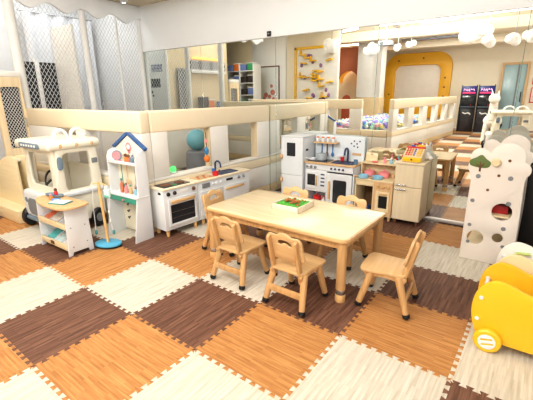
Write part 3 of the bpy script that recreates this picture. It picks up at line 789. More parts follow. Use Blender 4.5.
mb = MB().ball((-.045, -.053, .11), .005, n=8); mb.ball((-.012, -.062, .11), .005, n=8); mb.build('eyes', BLACK, r)
# ------------------------------------------------------------------ gabled play stand
r = thing('gabled_play_stand', 'white play stand with blue gabled roof, toy shelf and teal fronted desk', 'play stand', (-.245, -2.065, 0))
W2, D = .232, .215      # half width, depth; front towards -y, back at y=0
side = [(-D, 0), (0, 0), (0, .88), (-.05, .88), (-.10, .86), (-.125, .81), (-.13, .60), (-.13, .47), (-.15, .43)]
for sx in (-1, 1):
    MB().plate([side], .014, T(sx * (W2 - .007), 0, 0) @ YZ).build('side_panel', WHITE, r)
gab = [(-W2 + .01, .44), (W2 - .01, .44), (W2 - .01, .88), (0, 1.015), (-W2 + .01, .88)]
MB().plate([gab], .010, T(0, -.012, 0) @ XZ).build('back_panel', paint('cream_panel', (246, 238, 214), .6), r)
MB().box(-W2 + .01, W2 - .01, -.010, 0, .02, .43, .002).build('lower_back_panel', paint('cream_panel', (246, 238, 214), .6), r)
for sx in (-1, 1):
    MB().box(0, .285, -.03, .004, 0, .03, .004, T(0, 0, 1.018) @ (RY(math.radians(30)) if sx > 0 else RZ(PI) @ T(0, .026, 0) @ RY(math.radians(30)))).build('roof_strip', ROOFB, r)
MB().box(-W2 + .014, W2 - .014, -.118, -.012, .745, .760, .003).build('shelf', WHITE, r)
MB().box(-W2 + .014, W2 - .014, -.130, -.119, .745, .775, .003).build('shelf_lip', WHITE, r)
MB().box(-W2 - .004, W2 + .004, -.165, -.012, .430, .446, .004).build('desktop', WHITE, r)
dw = MB().box(-W2 + .02, W2 - .02, -.157, -.141, .375, .428, .004).build('drawer', paint('teal_front', (70, 164, 140), .45), r)
MB().cyl((.03, -.157, .402), (.03, -.175, .402), .010).build('drawer_knob', PINK, dw)
mb = MB(); mb.plate([circ(0, .90, .045, 24)], .004, T(0, -.021, 0) @ XZ, .001); mb.plate([rrect(-.02, .02, .835, .87, .008)], .004, T(0, -.021, 0) @ XZ, .001)
em = mb.build('pink_emblem', PINK, r); MB().plate([circ(0, .90, .024, 20)], .003, T(0, -.0245, 0) @ XZ, .001).build('emblem_centre', PAPER, em)
for k, (x, m_) in enumerate(((-.19, TEAL), (-.12, GREYB), (-.02, OAK), (.05, OAK), (.12, GREYB))):
    h = MB().cyl((x * .88, -.02, .725), (x * .88, -.06, .72), .005, n=8).build('hook', OAK, r)
DS = lambda x, y, z: (-.245 + x * .88, -2.065 + y, z)
q = thing('toy_clock', 'round pink toy clock on the shelf of the gabled play stand', 'toy clock', DS(-.14, -.07, .7605), .5)
MB().cyl((0, 0, .055), (0, -.02, .055), .05, n=28).build('case', GREYB, q); MB().cyl((0, -.0205, .055), (0, -.023, .055), .04, n=28).build('face', PINK, q)
MB().box(-.035, .035, -.02, .0, 0, .010, .003).build('base', PINK, q)
figure('toy_figure', 'brown toy figure in the middle of the gabled stand shelf', DS(0.02, -.075, .7605), ORANGE, BROWN, .085)
figure('toy_figure', 'second brown toy figure close to the first on the gabled stand shelf', DS(0.07, -.075, .7605), TERRA, BROWN, .08)
q = thing('toy_bottle', 'grey toy medicine bottle at the end of the gabled stand shelf', 'toy bottle', DS(.14, -.075, .7605))
MB().lathe([(.022, 0), (.024, .004), (.024, .05), (.011, .066), (.011, .08)]).build('bottle_body', GREYB, q); MB().lathe([(.014, .08), (.014, .098)]).build('cap', WHITE, q)
for k, (x, h, c, lb) in enumerate(((-.12, .22, TEAL, 'teal toy tool hanging on the first hook of the gabled play stand'), (-.02, .16, OAK, 'wooden toy tool hanging in the middle of the gabled play stand'), (.12, .2, paint('silver', (176, 184, 190), .3, .5), 'silver toy tool hanging at the end hook of the gabled play stand'))):
    q = thing('toy_tool', lb, 'toy tool', DS(x, -.055, .72 - h), group='toy tools hanging in the play stand')
    MB().cyl((0, 0, 0), (0, 0, h), .004, n=8).build('shaft', c, q); MB().ball((0, 0, 0), .022, (1, .5, 1.3), 12).build('head', c, q)
for k, (x, c, h, lb) in enumerate(((-.10, TERRA, .14, 'tall brown toy bottle on the gabled stand desk'), (-.02, PINK, .10, 'pink toy bottle on the gabled stand desk'), (.06, OAK, .09, 'wooden toy bottle on the gabled stand desk'), (.15, LBLUE, .075, 'blue toy bottle at the end of the gabled stand desk'), (.2, WHITE, .06, 'small white toy bottle at the end of the gabled stand desk'))):
    q = thing('toy_bottle', lb, 'toy bottle', DS(x, -.085, .4465), group='toy bottles on the gabled stand desk')
    MB().lathe([(.016, 0), (.018, .004), (.017, h * .6), (.008, h * .75), (.008, h * .9)], n=14).build('bottle_body', c, q)
    MB().lathe([(.010, h * .88), (.010, h)], n=14).build('cap', BROWN if k % 2 else TEAL, q)
mb = MB()
# black hooks on the front under the desk
for z in (.31, .24, .17): mb.tube([(-.10, -.018, z), (-.10, -.05, z), (-.06, -.06, z - .005), (-.05, -.06, z + .015)], .004, 6)
mb.build('hook_rail', BLACK, r)

# ------------------------------------------------------------------ drip stand
r = thing('toy_drip_stand', 'toy drip stand with teal oval base and leaning wooden pole', 'toy drip stand', (-.205, -2.45, 0), .35)
MB().lathe([(.105, 0), (.112, .004), (.112, .012), (.1, .016)], Matrix.Diagonal((1.15, .85, 1, 1)), n=36).build('base_pad', BLACK, r)
MB().lathe([(.108, .016), (.114, .02), (.114, .034), (.106, .038), (0.001, .038)], Matrix.Diagonal((1.15, .85, 1, 1)), n=36).build('base', SKY, r)
MB().cyl((.0, 0, .035), (-.035, .02, .62), .0125, .0125, n=14).build('pole', BIRCHZ, r)
MB().tube([(-.10, .02, .60), (-.035, .02, .612), (.03, .02, .60), (.045, .02, .59)], .006, 8).build('cross_arm', BIRCHZ, r)
bag = MB().box(.02, .085, -.005, .03, .475, .565, .016, seg=3).build('drip_bag', paint('bag_clear', (206, 236, 232), .2), r)
MB().box(.024, .081, -.0065, .0315, .478, .51, .012, seg=3).build('liquid', MINT, bag)
MB().lathe([(.018, 0), (.02, .006), (.02, .02), (.010, .03)], T(.052, .012, .562)).build('cap', WHITE, bag)
mb = MB().tube([(.052, .012, .478), (.054, .0, .36), (.07, -.01, .25), (.085, -.01, .16)], .0035, 6)
tb = mb.build('tube', WHITE, r)
MB().ball((.056, 0, .345), .010, (1, 1, 1.6), 10).build('bead', PAPER, tb); MB().ball((.068, -.01, .26), .010, (1, 1, 1.4), 10).build('bead', PAPER, tb)
MB().ball((.087, -.01, .15), .013, (1, 1, 1.9), 12).build('nozzle', TEAL, tb)
t2 = MB().tube([(-.10, .02, .60), (-.11, .0, .40), (-.10, -.02, .20), (-.095, -.03, .15)], .0035, 6).build('tube', WHITE, r)
MB().ball((-.094, -.03, .14), .013, (1, 1, 1.9), 12).build('nozzle', TEAL, t2)

# ------------------------------------------------------------------ bookshelf desk
r = thing('bookshelf_desk', 'small desk with white trapezoid sides and two tilted book shelves under a curved top', 'desk', (-.255, -2.80, 0))
# local: right end at x=0, extends to -x; front at y=0, back y=.25
W, D = .52, .23
sp = [(0.0, 0), (.035, 0), (.045, .03), (D - .045, .03), (D - .035, 0), (D + .005, 0), (D - .012, .44), (.02, .44)]
for x in (-.008, -W + .008):
    p_ = MB().plate([sp], .016, T(x, 0, 0) @ YZ).build('side_panel', WHITE, r)
    for y, z in ((.05, .26), (.05, .08), (D - .05, .26), (D - .05, .1)): MB().cyl((x, y, z), (x + .0105 * (1 if x > -.1 else -1), y, z), .006, n=10).build('screw_cap', GREY, p_)
tp = spline([(.03, -.01), (.03, D - .005), (-.2, D + .0), (-W - .02, D + .0), (-W - .07, .13), (-W - .02, .03), (-.3, -.035)], 6)
MB().plate([tp], .018, T(0, 0, .45), .004).build('desktop', OAK, r)
MB().box(-W + .016, -.016, D - .03, D - .018, .04, .43, .002).build('back_panel', WHITE, r)
for z in (.05, .25):
    a = MB().box(-W + .017, -.017, -.012, .008, z, z + .05, .004, T(0, .015, 0)).build('shelf_lip', PALEW, r)
    MB().box(-W + .017, -.017, .012, .20, -.006, .006, .002, T(0, .01, z) @ RX(math.radians(22))).build('tilted_shelf', WHITE, r)
MB().plate([rrect(-.31, -.25, .085, .12, .006)], .004, T(0, -.0002, -.02) @ XZ, .001).build('label_plate', BROWN, r)
BS = lambda x, y, z: (-.255 + x, -2.80 + y, z)
bk = [(-.43, .29, paint('book_orange', (214, 110, 70), .5), 'orange picture book on the upper tilted shelf of the bookshelf desk'),
      (-.285, .29, paint('book_white', (232, 228, 224), .5), 'plain white picture book in the middle of the upper tilted shelf'),
      (-.14, .29, paint('book_grey', (206, 210, 216), .5), 'pale grey picture book on the upper tilted shelf nearest the drip stand'),
      (-.42, .09, paint('book_teal', (90, 180, 180), .5), 'teal picture book on the lower tilted shelf of the bookshelf desk'),
      (-.27, .09, paint('book_pale', (206, 226, 228), .5), 'pale blue picture book on the lower tilted shelf of the bookshelf desk'),
      (-.12, .09, paint('book_white', (232, 228, 224), .5), 'white picture book on the lower tilted shelf nearest the drip stand')]
for k, (x, z, m_, lb) in enumerate(bk):
    q = thing('picture_book', lb, 'book', BS(x, .055, z - .018), (-.12, .1, 0, .08, -.15, .12)[k], 'picture books on the desk shelves')
    MX = RX(math.radians(26))
    MB().box(-.055, .055, 0, .13, 0, .010, .002, MX).build('pages', PAPER, q)
    MB().box(-.057, .057, -.001, .132, .010, .0135, .001, MX).build('cover', m_, q)
BT = lambda x, y: BS(x, y, .4595)
q = thing('shoe_toy', '', 'toy'); bpy.data.objects.remove(q)
for k, (x, y) in enumerate(((-.46, .165), (-.36, .175))):
    q = thing('toy_dish', ['grey-blue oval toy dish on the desktop, further from the notebook', 'grey-blue oval toy dish on the desktop behind the small figure'][k], 'toy dish', BT(x - .05, y), .2, 'oval toy dishes on the desk')
    MB().lathe([(.03, 0), (.05, .006), (.056, .018), (.05, .018), (.044, .009), (.001, .007)], Matrix.Diagonal((1.2, .8, 1, 1)), n=26, cap=False).build('dish_body', GREYB, q)
figure('toy_figure', 'small red and black toy figure standing between the oval dishes on the desk', BT(-.46, .185), RED, BROWN, .075)
figure('toy_figure', 'small orange toy figure standing near the front of the desk top', BT(-.36, .09), ORANGE, PINK, .055)
q = thing('notebook', 'white and light blue notebook lying open on the desktop', 'notebook', BT(-.17, .08), .35)
MB().box(-.085, .085, -.055, .055, 0, .010, .002).build('cover', TEAL, q); MB().box(-.08, .08, -.05, .05, .0102, .016, .002).build('pages', PAPER, q)
q = thing('toy_ruler', 'blue toy case lying beside the notebook on the desktop', 'toy case', BT(-.29, .10), .6); q.name = 'toy_case'
MB().box(-.035, .035, -.02, .02, 0, .018, .006).build('case_body', paint('case_blue', (80, 150, 220), .4), q); MB().box(-.01, .01, -.0205, -.018, .006, .013, .001).build('clasp', WHITE, q)

# ------------------------------------------------------------------ toy bus
def toy_bus(label, loc, rz):
    """front at local -y, long side at local +x"""
    r = thing('toy_bus', label, 'toy bus', loc, rz, 'cream climb-in toy buses')
    w, y0, y1 = .27, -.27, .33
    BT_ = CREAMP
    for sx in (-1, 1):
        out = [(y0, .10), (y1, .10), (y1 - .0, .50), (y1 - .03, .83), (y0 + .05, .83), (y0, .50)]
        win = rrect(y0 + .12, y1 - .13, .43, .785, .05)
        sp_ = MB().plate([out, list(reversed(win))], .045, T(sx * (w - .022), 0, 0) @ YZ, .015).build('side_panel', BT_, r)
        MB().plate([rrect(y1 - .115, y1 - .035, .66, .71, .01)], .006, T(sx * (w + .001), 0, 0) @ YZ, .002).build('grey_badge', GREY, sp_)
        MB().plate([spline([(y0 + .045, .65), (y0 + .095, .65), (y0 + .10, .75), (y0 + .05, .75)], 5)], .02, T(sx * (w + .008), 0, 0) @ YZ, .004).build('side_mirror', GREYB, sp_)
        MB().box(-.018, .018, y0 + .02, y1, .37, .42, .016, T(sx * (w + .004), 0, 0), seg=3).build('belt_ledge', WHITE, sp_)
    MB().plate([[(-w + .03, .12), (w - .03, .12), (w - .03, .83), (-w + .03, .83)], list(reversed(rrect(-w + .09, w - .09, .46, .78, .04)))], .04, T(0, y0 + .03, 0) @ RX(math.radians(-0)) @ XZ, .012).build('front_panel', BT_, r)
    MB().box(-w + .045, w - .045, y1 - .05, y1 - .005, .12, .62, .012).build('rear_panel', BT_, r)
    MB().box(-w - .025, w + .025, y0 - .06, y1 + .03, .82, .905, .038, seg=4).build('roof', BT_, r)
    rf = MB().plate([rrect(-.17, .17, .835, .885, .02)], .02, T(0, y0 - .066, 0) @ XZ, .006).build('roof_sign', GREYB, r)
    mb = MB()
    for k in range(6): mb.box(-.13 + .045 * k, -.10 + .045 * k, -.012, 0, .85, .87, .002, T(0, y0 - .066, 0))
    mb.build('sign_lettering', PAPER, rf)
    for yy in (-.01, .21):
        MB().tube([(.10, yy + .095 * math.cos(a), .89 + .10 * math.sin(a)) for a in [PI * k / 14 for k in range(15)]], .019, 12).build('roof_hoop', WHITE, r)
    for yy in (y0 + .1, 0.03, .23): MB().cyl((w + .012, yy, .86), (w + .03, yy, .86), .02, n=14).build('roof_stud', OAK, r)
    hd = MB().box(-w - .01, w + .01, y0 - .09, y0 + .02, .12, .40, .05, seg=4).build('hood', WHITE, r)
    MB().plate([rrect(-.17, .17, .16, .33, .06)], .02, T(0, y0 - .09, 0) @ XZ, .006).build('grille', GREY, hd)
    for sx in (-1, 1): MB().ball((sx * .2, y0 - .08, .30), .035, (1, .5, 1)).build('headlight', GREYB, hd)
    MB().box(-w - .02, w + .02, y0 - .105, y0 - .04, .09, .13, .02, seg=3).build('bumper', GREYB, r)
    for sx in (-1, 1):
        for yy in (y0 - .04, y1 - .13):
            wh = MB().lathe([(.05, -.03), (.085, -.03), (.10, -.018), (.10, .018), (.085, .03), (.05, .03)], T(sx * (w - .005), yy, .10) @ RY(PI / 2), n=28).build('wheel', BLACK, r)
            MB().cyl((sx * (w + .02), yy, .10), (sx * (w + .032), yy, .10), .045, n=20).build('hub', GREY, wh)
    MB().box(-w + .05, w - .05, y1 - .22, y1 - .06, .26, .30, .015).build('seat', GREY, r)
    MB().box(-w + .04, w - .04, y0 + .02, y1 - .05, .11, .14, .01).build('bus_floor', BT_, r)
    mb = MB().tube([(.10 * math.cos(a), y0 + .13 + .03 * math.sin(a), .50 + .09 * math.sin(a)) for a in [2 * PI * k / 20 for k in range(20)]], .011, 8, True)
    mb.cyl((0, y0 + .13, .50), (0, y0 + .05, .46), .012); mb.build('steering_wheel', BLACK, r)
    return r
bus = toy_bus('cream climb-in toy bus with roof hoops beside the pale wooden slide', (-1.145, -2.335, 0), 0)
bus.scale = (1.24, .80, 1.06)

# ------------------------------------------------------------------ slide base
r = thing('toddler_slide', 'pale wooden slide platform with rounded side board and white treads at the photo edge', 'slide', (-2.32, -2.49, 0))
MB().box(-.9, .72, -.17, .14, 0, .15, .012).build('platform', PALEW, r)
o = [(-.9, .15), (.50, .15), (.50, .70), (.42, .72)] + [(.42 - .62 * math.sin(a) * 1.0, .72 - .40 * (1 - math.cos(a))) for a in [PI / 2 * k / 12 for k in range(1, 13)]] + [(-.9, .32)]
MB().plate([o], .03, T(0, .0, 0) @ XZ, .006).build('side_board', wood('slide_board', (240, 222, 180), (248, 232, 196), 'x'), r)
for k in range(4): MB().box(-.75 + k * .28, -.5 + k * .28, .02, .11, .40 + .08 * k, .43 + .08 * k, .008).build('tread', WHITE, r)
MB().plate([o], .03, T(0, .125, 0) @ XZ, .006).build('side_board', wood('slide_board', (240, 222, 180), (248, 232, 196), 'x'), r)

# ------------------------------------------------------------------ white tree-shaped rack
RK = paint('rack_white', (230, 222, 212), .5, var=.02)
def rack_side(y, parent, front):
    def arc(cx, cz, q, a0, a1, n=14): return [(cx + q * math.cos(math.radians(a0 + (a1 - a0) * k / n)), cz + q * math.sin(math.radians(a0 + (a1 - a0) * k / n))) for k in range(n + 1)]
    o = [(.386, 0.0), (.0, 0.0), (.002, .40), (.006, .70)] + arc(.045, .80, .072, 215, 150, 6) + arc(.05, .885, .066, 190, 45, 12) + arc(.235, .885, .118, 165, 20, 16) + arc(.335, .80, .062, 75, -50, 12) + [(.368, .70), (.378, .40)]
    holes = [circ(.255, .455, .070, 28), circ(.098, .205, .060, 26), circ(.255, .235, .038, 20)]
    s_ = MB().plate([o] + [list(reversed(h)) for h in holes], .018, T(0, y, 0) @ XZ, .005).build('side_panel', RK, parent)
    return s_
r = thing('tree_rack', 'white cloud-edged toy rack with round holes and a green tree on its side panel', 'toy rack', (2.592, -.88, .001), -.03)
s1 = rack_side(0, r, True); s2 = rack_side(.68, r, False)
YP = -.010
tr = spline([(.01, .802), (.06, .795), (.115, .802), (.128, .84), (.095, .868), (.06, .898), (.02, .873), (-.018, .85), (-.015, .815)], 5)
e = MB().plate([tr], .004, T(0, YP, 0) @ XZ, .001).build('green_tree', OLIVE, s1)
MB().plate([[(.053, .765), (.066, .765), (.066, .80), (.088, .83), (.08, .836), (.064, .815), (.060, .845), (.054, .845), (.053, .81), (.036, .825), (.03, .818), (.053, .795)]], .004, T(0, YP - .003, 0) @ XZ, .001).build('trunk', BROWN, s1)
mb = MB(); mb.cyl((.165, YP, .85), (.165, YP - .03, .845), .033, .030, n=20); mb.build('wooden_peg', PALEW, s1)
for x, z in ((.25, .868), (.195, .745), (.135, .622)): MB().cyl((x, YP + .004, z), (x, YP - .003, z), .011, n=12).build('brown_stud', BROWN, s1)
for x, z, q in ((.055, .725, .018), (.275, .732, .018), (.04, .52, .016), (.29, .53, .018), (.045, .31, .015), (.285, .32, .017), (.05, .16, .014), (.30, .17, .014)): MB().cyl((x, YP + .004, z), (x, YP - .002, z), q, n=14).build('screw_cap', GREY, s1)
for z, m_ in ((.12, PALEW), (.40, PALEW), (.66, PALEW)): MB().box(.03, .35, .012, .668, z, z + .014, .003).build('shelf', m_, r)
MB().box(.34, .352, .012, .668, .13, .70, .002).build('back_board', BLACK, r)
mb = MB()
r2 = thing('storage_box', 'red box inside the white tree-shaped rack, seen through its large round hole', 'box', (2.80, -.70, .4155), -.03)
MB().box(-.09, .09, -.10, .16, 0, .07, .006).build('box_body', paint('box_red', (180, 40, 44), .5), r2)
MB().box(-.092, .092, -.102, .162, .071, .085, .004).build('lid', paint('box_dark', (80, 30, 34), .5), r2)
r = thing('black_board', 'tall black board standing beside the white tree-shaped rack', 'board', (3.05, -.62, 0))
MB().box(-.065, .10, -.02, .02, .02, .80, .004).build('panel', BLACK, r); MB().box(-.075, .10, -.03, .03, 0, .02, .004).build('foot', BLACK, r)

# ------------------------------------------------------------------ book carts
def cart(name, label, loc, rz, depth, m1, m2, wheel, edge, green=False, Lc=.62):
    """side panels parallel to local x, rounded end at x=0"""
    r = thing(name, label, 'book cart', loc, rz)
    o = spline([(.055, .06), (.02, .12), (.0, .22), (.012, .32), (.05, .385), (.105, .415), (.17, .405), (.25, .375), (.40, .36), (Lc - .06, .36), (Lc, .30), (Lc, .12), (Lc - .05, .055), (.3, .05), (.14, .05)], 6)
    for k, y in enumerate((0, depth)):
        mm = (m1, m2)[k]
        hs = [list(reversed(rrect(.12 + .13 * q, .19 + .13 * q, .20, .30, .03))) for q in range(3)] if green else []
        s_ = MB().plate([o] + hs, .022, T(0, y, 0) @ XZ, .008).build('side_panel', mm, r)
        for x, z in ((.04, .30), (.035, .17), (Lc - .06, .29), (Lc - .06, .13)): MB().cyl((x, y - .010, z), (x, y - .017, z), .011, n=14).build('screw_cap', WHITE, s_)
        if k == 0 and wheel:
            for x in (.10, Lc - .10):
                wl = MB().lathe([(.0, -.02), (.058, -.02), (.068, -.012), (.068, .012), (.058, .02), (0, .02)], T(x, y - .034, .068) @ RX(PI / 2), n=32, cap=False).build('wheel', wheel, r)
                hb = MB().plate([circ(0, 0, .043, 28), list(reversed(rrect(-.03, .03, .008, .020, .005))), list(reversed(rrect(-.03, .03, -.020, -.008, .005)))], .008, T(x, y - .055, .068) @ XZ @ RZ(.3), .002).build('hub', WHITE, wl)
        elif wheel:
            for x in (.10, Lc - .10):
                MB().lathe([(.0, -.02), (.058, -.02), (.068, -.012), (.068, .012), (.058, .02), (0, .02)], T(x, y + .034, .068) @ RX(PI / 2), n=32, cap=False).build('wheel', wheel, r)
    for x, z in ((.045, .30), (.04, .17), (Lc - .06, .29)):
        MB().cyl((x, .012, z), (x, depth - .012, z), .011, n=12).build('rod', WHITE, r)
    MB().box(.05, Lc - .04, .012, depth - .012, .09, .102, .003).build('bottom_board', edge, r)
    return r
cart('book_cart', 'bright yellow rolling book cart with white-hubbed wheel and rounded side panels', (2.81, -2.10, 0), -.02, .27, YEL, YELD, YEL, YELD)
cart('book_cart', 'beige and white book cart behind the yellow cart, with green edged cut-outs', (2.87, -1.66, 0), -.02, .24, paint('cart_beige', (238, 212, 166), .45), paint('cart_white', (236, 234, 226), .45), None, PALEW, False)
for q in bpy.data.objects:
    if q.name.startswith('book_cart') and 'label' in q and 'beige' in q['label']:
        mb = MB()
        for x in (.09, .24, .39): mb.tube([(x, .215, .30), (x + .02, .215, .345), (x + .09, .215, .352)], .010, 8)
        mb.build('green_trim', paint('lime', (190, 206, 120), .5), q)
        break
# ------------------------------------------------------------------ the rest of the room, behind the camera, seen in the mirror
# padded fences round the ball pit
fC = fence('padded_fence', 'padded fence in front of the ball pit, seen in the mirror', 3.2, [(0, .3), (1.2, 1.5), (2.05, 2.35), (2.9, 3.2)], (-3.5, -4.15, 0), PI)
fC.rotation_euler = (0, 0, 0); fC.location = (-3.5, -4.15, 0)
fD = fence('padded_fence', 'padded fence with small windows leading to the arcade machines, seen in the mirror', 5.4, [(0, .30), (.95, 1.35), (2.05, 2.4), (3.1, 3.4), (4.1, 4.4), (5.1, 5.4)], (.44, -4.15, 0), 0)
fD.rotation_euler = (0, 0, math.radians(-85.5)); fD.location = (.44, -4.15, 0)
r = thing('pit_step', 'low beige padded step at the ball pit entrance, seen in the mirror', 'step', (.0, -4.21, 0))
MB().box(-.29, .31, -.055, .055, .40, .55, .02).build('pad', PADB, r); MB().box(-.29, .31, -.05, .05, .10, .395, .01).build('lower_panel', PADW, r); MB().box(-.29, .31, -.055, .055, 0, .10, .01).build('base_rail', PADT, r)
# balls
random.seed(3)
mb = {}
cols = [paint('ball_blue', (96, 146, 222), .35), paint('ball_pink', (236, 170, 200), .35), paint('ball_white', (240, 240, 244), .35), paint('ball_lilac', (160, 140, 220), .35), paint('ball_green', (150, 210, 190), .35), paint('ball_yellow', (240, 226, 150), .35)]
me = bpy.data.meshes.new('pit_balls'); bm = bmesh.new()
nf = []
for k in range(1500):
    b0 = len(bm.faces)
    bmesh.ops.create_icosphere(bm, subdivisions=1, radius=.055, matrix=T(random.uniform(-1.28, .18), random.uniform(-8.4, -4.42), .59 + random.uniform(-.03, .08) ))
    bm.faces.ensure_lookup_table()
    c = random.choice((0, 0, 1, 2, 2, 3, 4, 5))
    for f in bm.faces[b0:]: f.material_index = c; f.smooth = True
bm.to_mesh(me); bm.free()
for c in cols: me.materials.append(c)
o = bpy.data.objects.new('pit_balls', me); COL.objects.link(o); tag(o, 'pit full of small pastel plastic balls, seen in the mirror', 'balls'); o['kind'] = 'stuff'
r = thing('ball_pit_base', 'pale padded base under the pastel balls of the ball pit', 'ball pit', (-.6, -6.6, 0))
MB().box(-.76, .86, -1.9, 2.28, 0, .49, .02).build('pad', PADW, r)
# yellow arch on the south wall
r = thing('arch_frame', 'big yellow padded arch frame around a white wall panel, seen in the mirror', 'arch', (-1.08, -12.08, 0))
AW = 1.27
outer = [(-AW + .4, .36), (-AW + .1, .5), (-AW, .8), (-AW, 1.9)] + [(-AW + .55 - .55 * math.cos(a), 2.32 + .55 * math.sin(a)) for a in [PI / 2 * k / 8 for k in range(9)]] + [(AW - .55 + .55 * math.sin(a), 2.32 + .55 * math.cos(a)) for a in [PI / 2 * k / 8 for k in range(9)]] + [(AW, .8), (AW - .1, .5), (AW - .4, .36)]
iw = AW - .40
inner = [(-iw, .82), (-iw, 1.9)] + [(-iw + .25 - .25 * math.cos(a), 2.16 + .25 * math.sin(a)) for a in [PI / 2 * k / 6 for k in range(7)]] + [(iw - .25 + .25 * math.sin(a), 2.16 + .25 * math.cos(a)) for a in [PI / 2 * k / 6 for k in range(7)]] + [(iw, .82)]
MB().plate([outer, inner], .14, T(0, .07, 0) @ XZ, .03).build('frame', paint('arch_yellow', (236, 178, 40), .5), r)
MB().plate([inner], .03, T(0, .02, 0) @ XZ, .003).build('panel', paint('arch_panel', (240, 232, 222), .6), r)
mb = MB()
for x, z in ((-.75, 2.6), (.2, 2.66), (1.06, 1.9), (1.06, 1.55), (1.06, 1.2), (-1.06, 1.3)): mb.cyl((x, .14, z), (x, .15, z), .035, n=14)
mb.build('stud', BROWN, r)
# arcade machines
def arcade(label, x, y):
    r = thing('arcade_machine', label, 'arcade machine', (x, y, 0), PI - .1, 'arcade machines seen in the mirror')
    W_ = 0
    side = [(-.30, 0), (.30, 0), (.30, 1.55), (-.10, 1.60), (-.14, 1.28), (-.06, 1.0), (-.34, .86), (-.30, .70)]
    for sx in (-1, 1): MB().plate([side], .03, T(sx * .235, 0, 0) @ YZ, .006).build('side_panel', BLACK, r)
    MB().box(-.235, .235, -.22, .29, .0, .84, .01).build('lower_cabinet', paint('arc_dark', (40, 36, 40), .4), r)
    MB().box(-.235, .235, -.05, .29, .84, 1.56, .01).build('upper_cabinet', BLACK, r)
    MB().box(-.235, .235, -.33, -.04, .83, .88, .01).build('control_deck', paint('arc_deck', (60, 74, 84), .4), r)
    mq = MB().box(-.23, .23, -.13, -.05, 1.28, 1.56, .01).build('marquee', DKBLUE, r)
    mb = MB()
    for k in range(5): mb.tube([(-.16 + k * .07, -.138, 1.40 + .03 * math.sin(k * 2)), (-.13 + k * .07, -.138, 1.47), (-.11 + k * .07, -.138, 1.42 + .02 * math.cos(k))], .014, 6)
    mb.build('marquee_lettering', paint('neon_pink', (250, 200, 240), .4, emit=.8), mq)
    MB().box(-.2, .2, -.14, -.13, 1.30, 1.36, .003).build('marquee_stripe', paint('neon_red', (220, 60, 110), .4, emit=.3), mq)
    MB().box(-.2, .2, -.07, -.052, .92, 1.24, .004).build('screen', DARKGL, r)
    mb = MB().tube([(-.13, -.232, .60), (-.05, -.232, .65), (.05, -.232, .62), (.13, -.232, .67)], .022, 6)
    mb.build('badge', PAPER, r)
    MB().cyl((-.1, -.22, .88), (-.1, -.22, .95), .01).build('joystick', RED, r)
    return r
arcade('black arcade machine with blue marquee, the one nearer the yellow arch', 1.0, -11.0)
arcade('black arcade machine with blue marquee, the one nearer the door', 1.535, -11.0)
# second bus and a white rocking animal
bus2 = dup(bus, (2.50, -6.4, 0), 0, 'cream climb-in toy bus with roof hoops, seen in the mirror beyond the tree-shaped rack', rot=(0, 0, -PI / 2 - .12))
bus2.scale = (1.2, 1.2, 1.04)
r = thing('rocking_animal', 'white rocking animal with pricked ears behind the toy bus, seen in the mirror', 'rocking toy', (2.10, -7.35, 0), PI)
b = MB().ball((0, 0, .62), .22, (1, 1.5, .85)); b.cyl((0, -.22, .66), (0, -.34, 1.15), .12, .09, n=18); b.ball((0, -.40, 1.2), .13, (1, 1.25, .95))
for sx in (-1, 1):
    b.cyl((sx * .06, -.34, 1.29), (sx * .075, -.33, 1.40), .035, .008, n=10)
    for yy in (-.2, .2): b.cyl((sx * .12, yy, .55), (sx * .15, yy * 1.2, .06), .065, .05, n=12)
b.build('animal_body', PLUSH, r)
for sx in (-1, 1): MB().tube([(sx * .15, -.45, .10), (sx * .15, -.2, .04), (sx * .15, .2, .04), (sx * .15, .45, .10)], .03, 8).build('rocker', BIRCH, r)
mb = MB(); mb.ball((-.06, -.50, 1.23), .015); mb.ball((.06, -.50, 1.23), .015); mb.build('eyes', BLACK, r)
# door and posters on the south wall
d = struct(MB().plate([rrect(-.42, .42, 0, 2.35, .01), list(reversed(rrect(-.34, .34, .02, 2.27, .01)))], .10, T(2.23, -12.07, 0) @ XZ, .006).build('door_1', OAK))
MB().box(-.34, .34, -.02, .0, .02, 2.27, .002, T(2.23, -12.07, 0)).build('pane', paint('door_glass', (168, 196, 204), .2), d)
MB().box(-.02, .02, .0, .02, .02, 2.27, .002, T(2.33, -12.07, 0)).build('mullion', GREY, d)
MB().cyl((2.50, -11.99, 1.0), (2.50, -11.99, 1.35), .016).build('handle', BLACK, d)
for k in range(2):
    q = thing('poster', ['red and white poster beside the glass door, the upper one, seen in the mirror', 'red and white poster beside the glass door, the lower one, seen in the mirror'][k], 'poster', (3.0, -12.08, 1.85 - .62 * k), group='posters beside the door')
    MB().box(-.22, .22, 0, .015, -.26, .26, .003).build('frame', RED, q); MB().box(-.19, .19, .0152, .018, -.23, .23, .001).build('sheet', paint('poster_pale', (240, 214, 206), .6, var=.2, scale=14), q)
# pillar, wall with activity board, picture
struct(MB().box(-2.26, -1.42, -9.1, -8.62, 1.22, 3.1, .01).build('pillar', paint('pillar_white', (236, 233, 228), .7)))
struct(MB().box(-2.28, -1.40, -9.12, -8.6, 0, 1.22, .01).build('baseboard_pillar', PADT))
struct(MB().box(-3.02, -1.40, -5.27, -5.22, 0, 3.1, .006).build('wall_board', CREAMW))
struct(MB().box(-4.2, -3.02, -5.4, -5.17, 0, 3.1, .002).build('wall_picture', WALLW))
struct(MB().box(-5.6, -4.2, -5.4, -5.2, 0, 3.1, .002).build('wall_shelf', paint('warm_wall', (236, 222, 190), .7)))
r = thing('activity_board', 'white wall activity board with yellow frame and yellow ledges, seen in the mirror', 'activity board', (-2.05, -5.215, 0))
MB().box(-.64, .64, 0, .02, .95, 2.55, .004).build('panel', PAPER, r)
fr = MB(); fr.box(-.68, -.61, 0, .05, .92, 2.60, .008); fr.box(-.68, .20, 0, .05, 2.53, 2.60, .008); fr.build('frame', YEL, r)
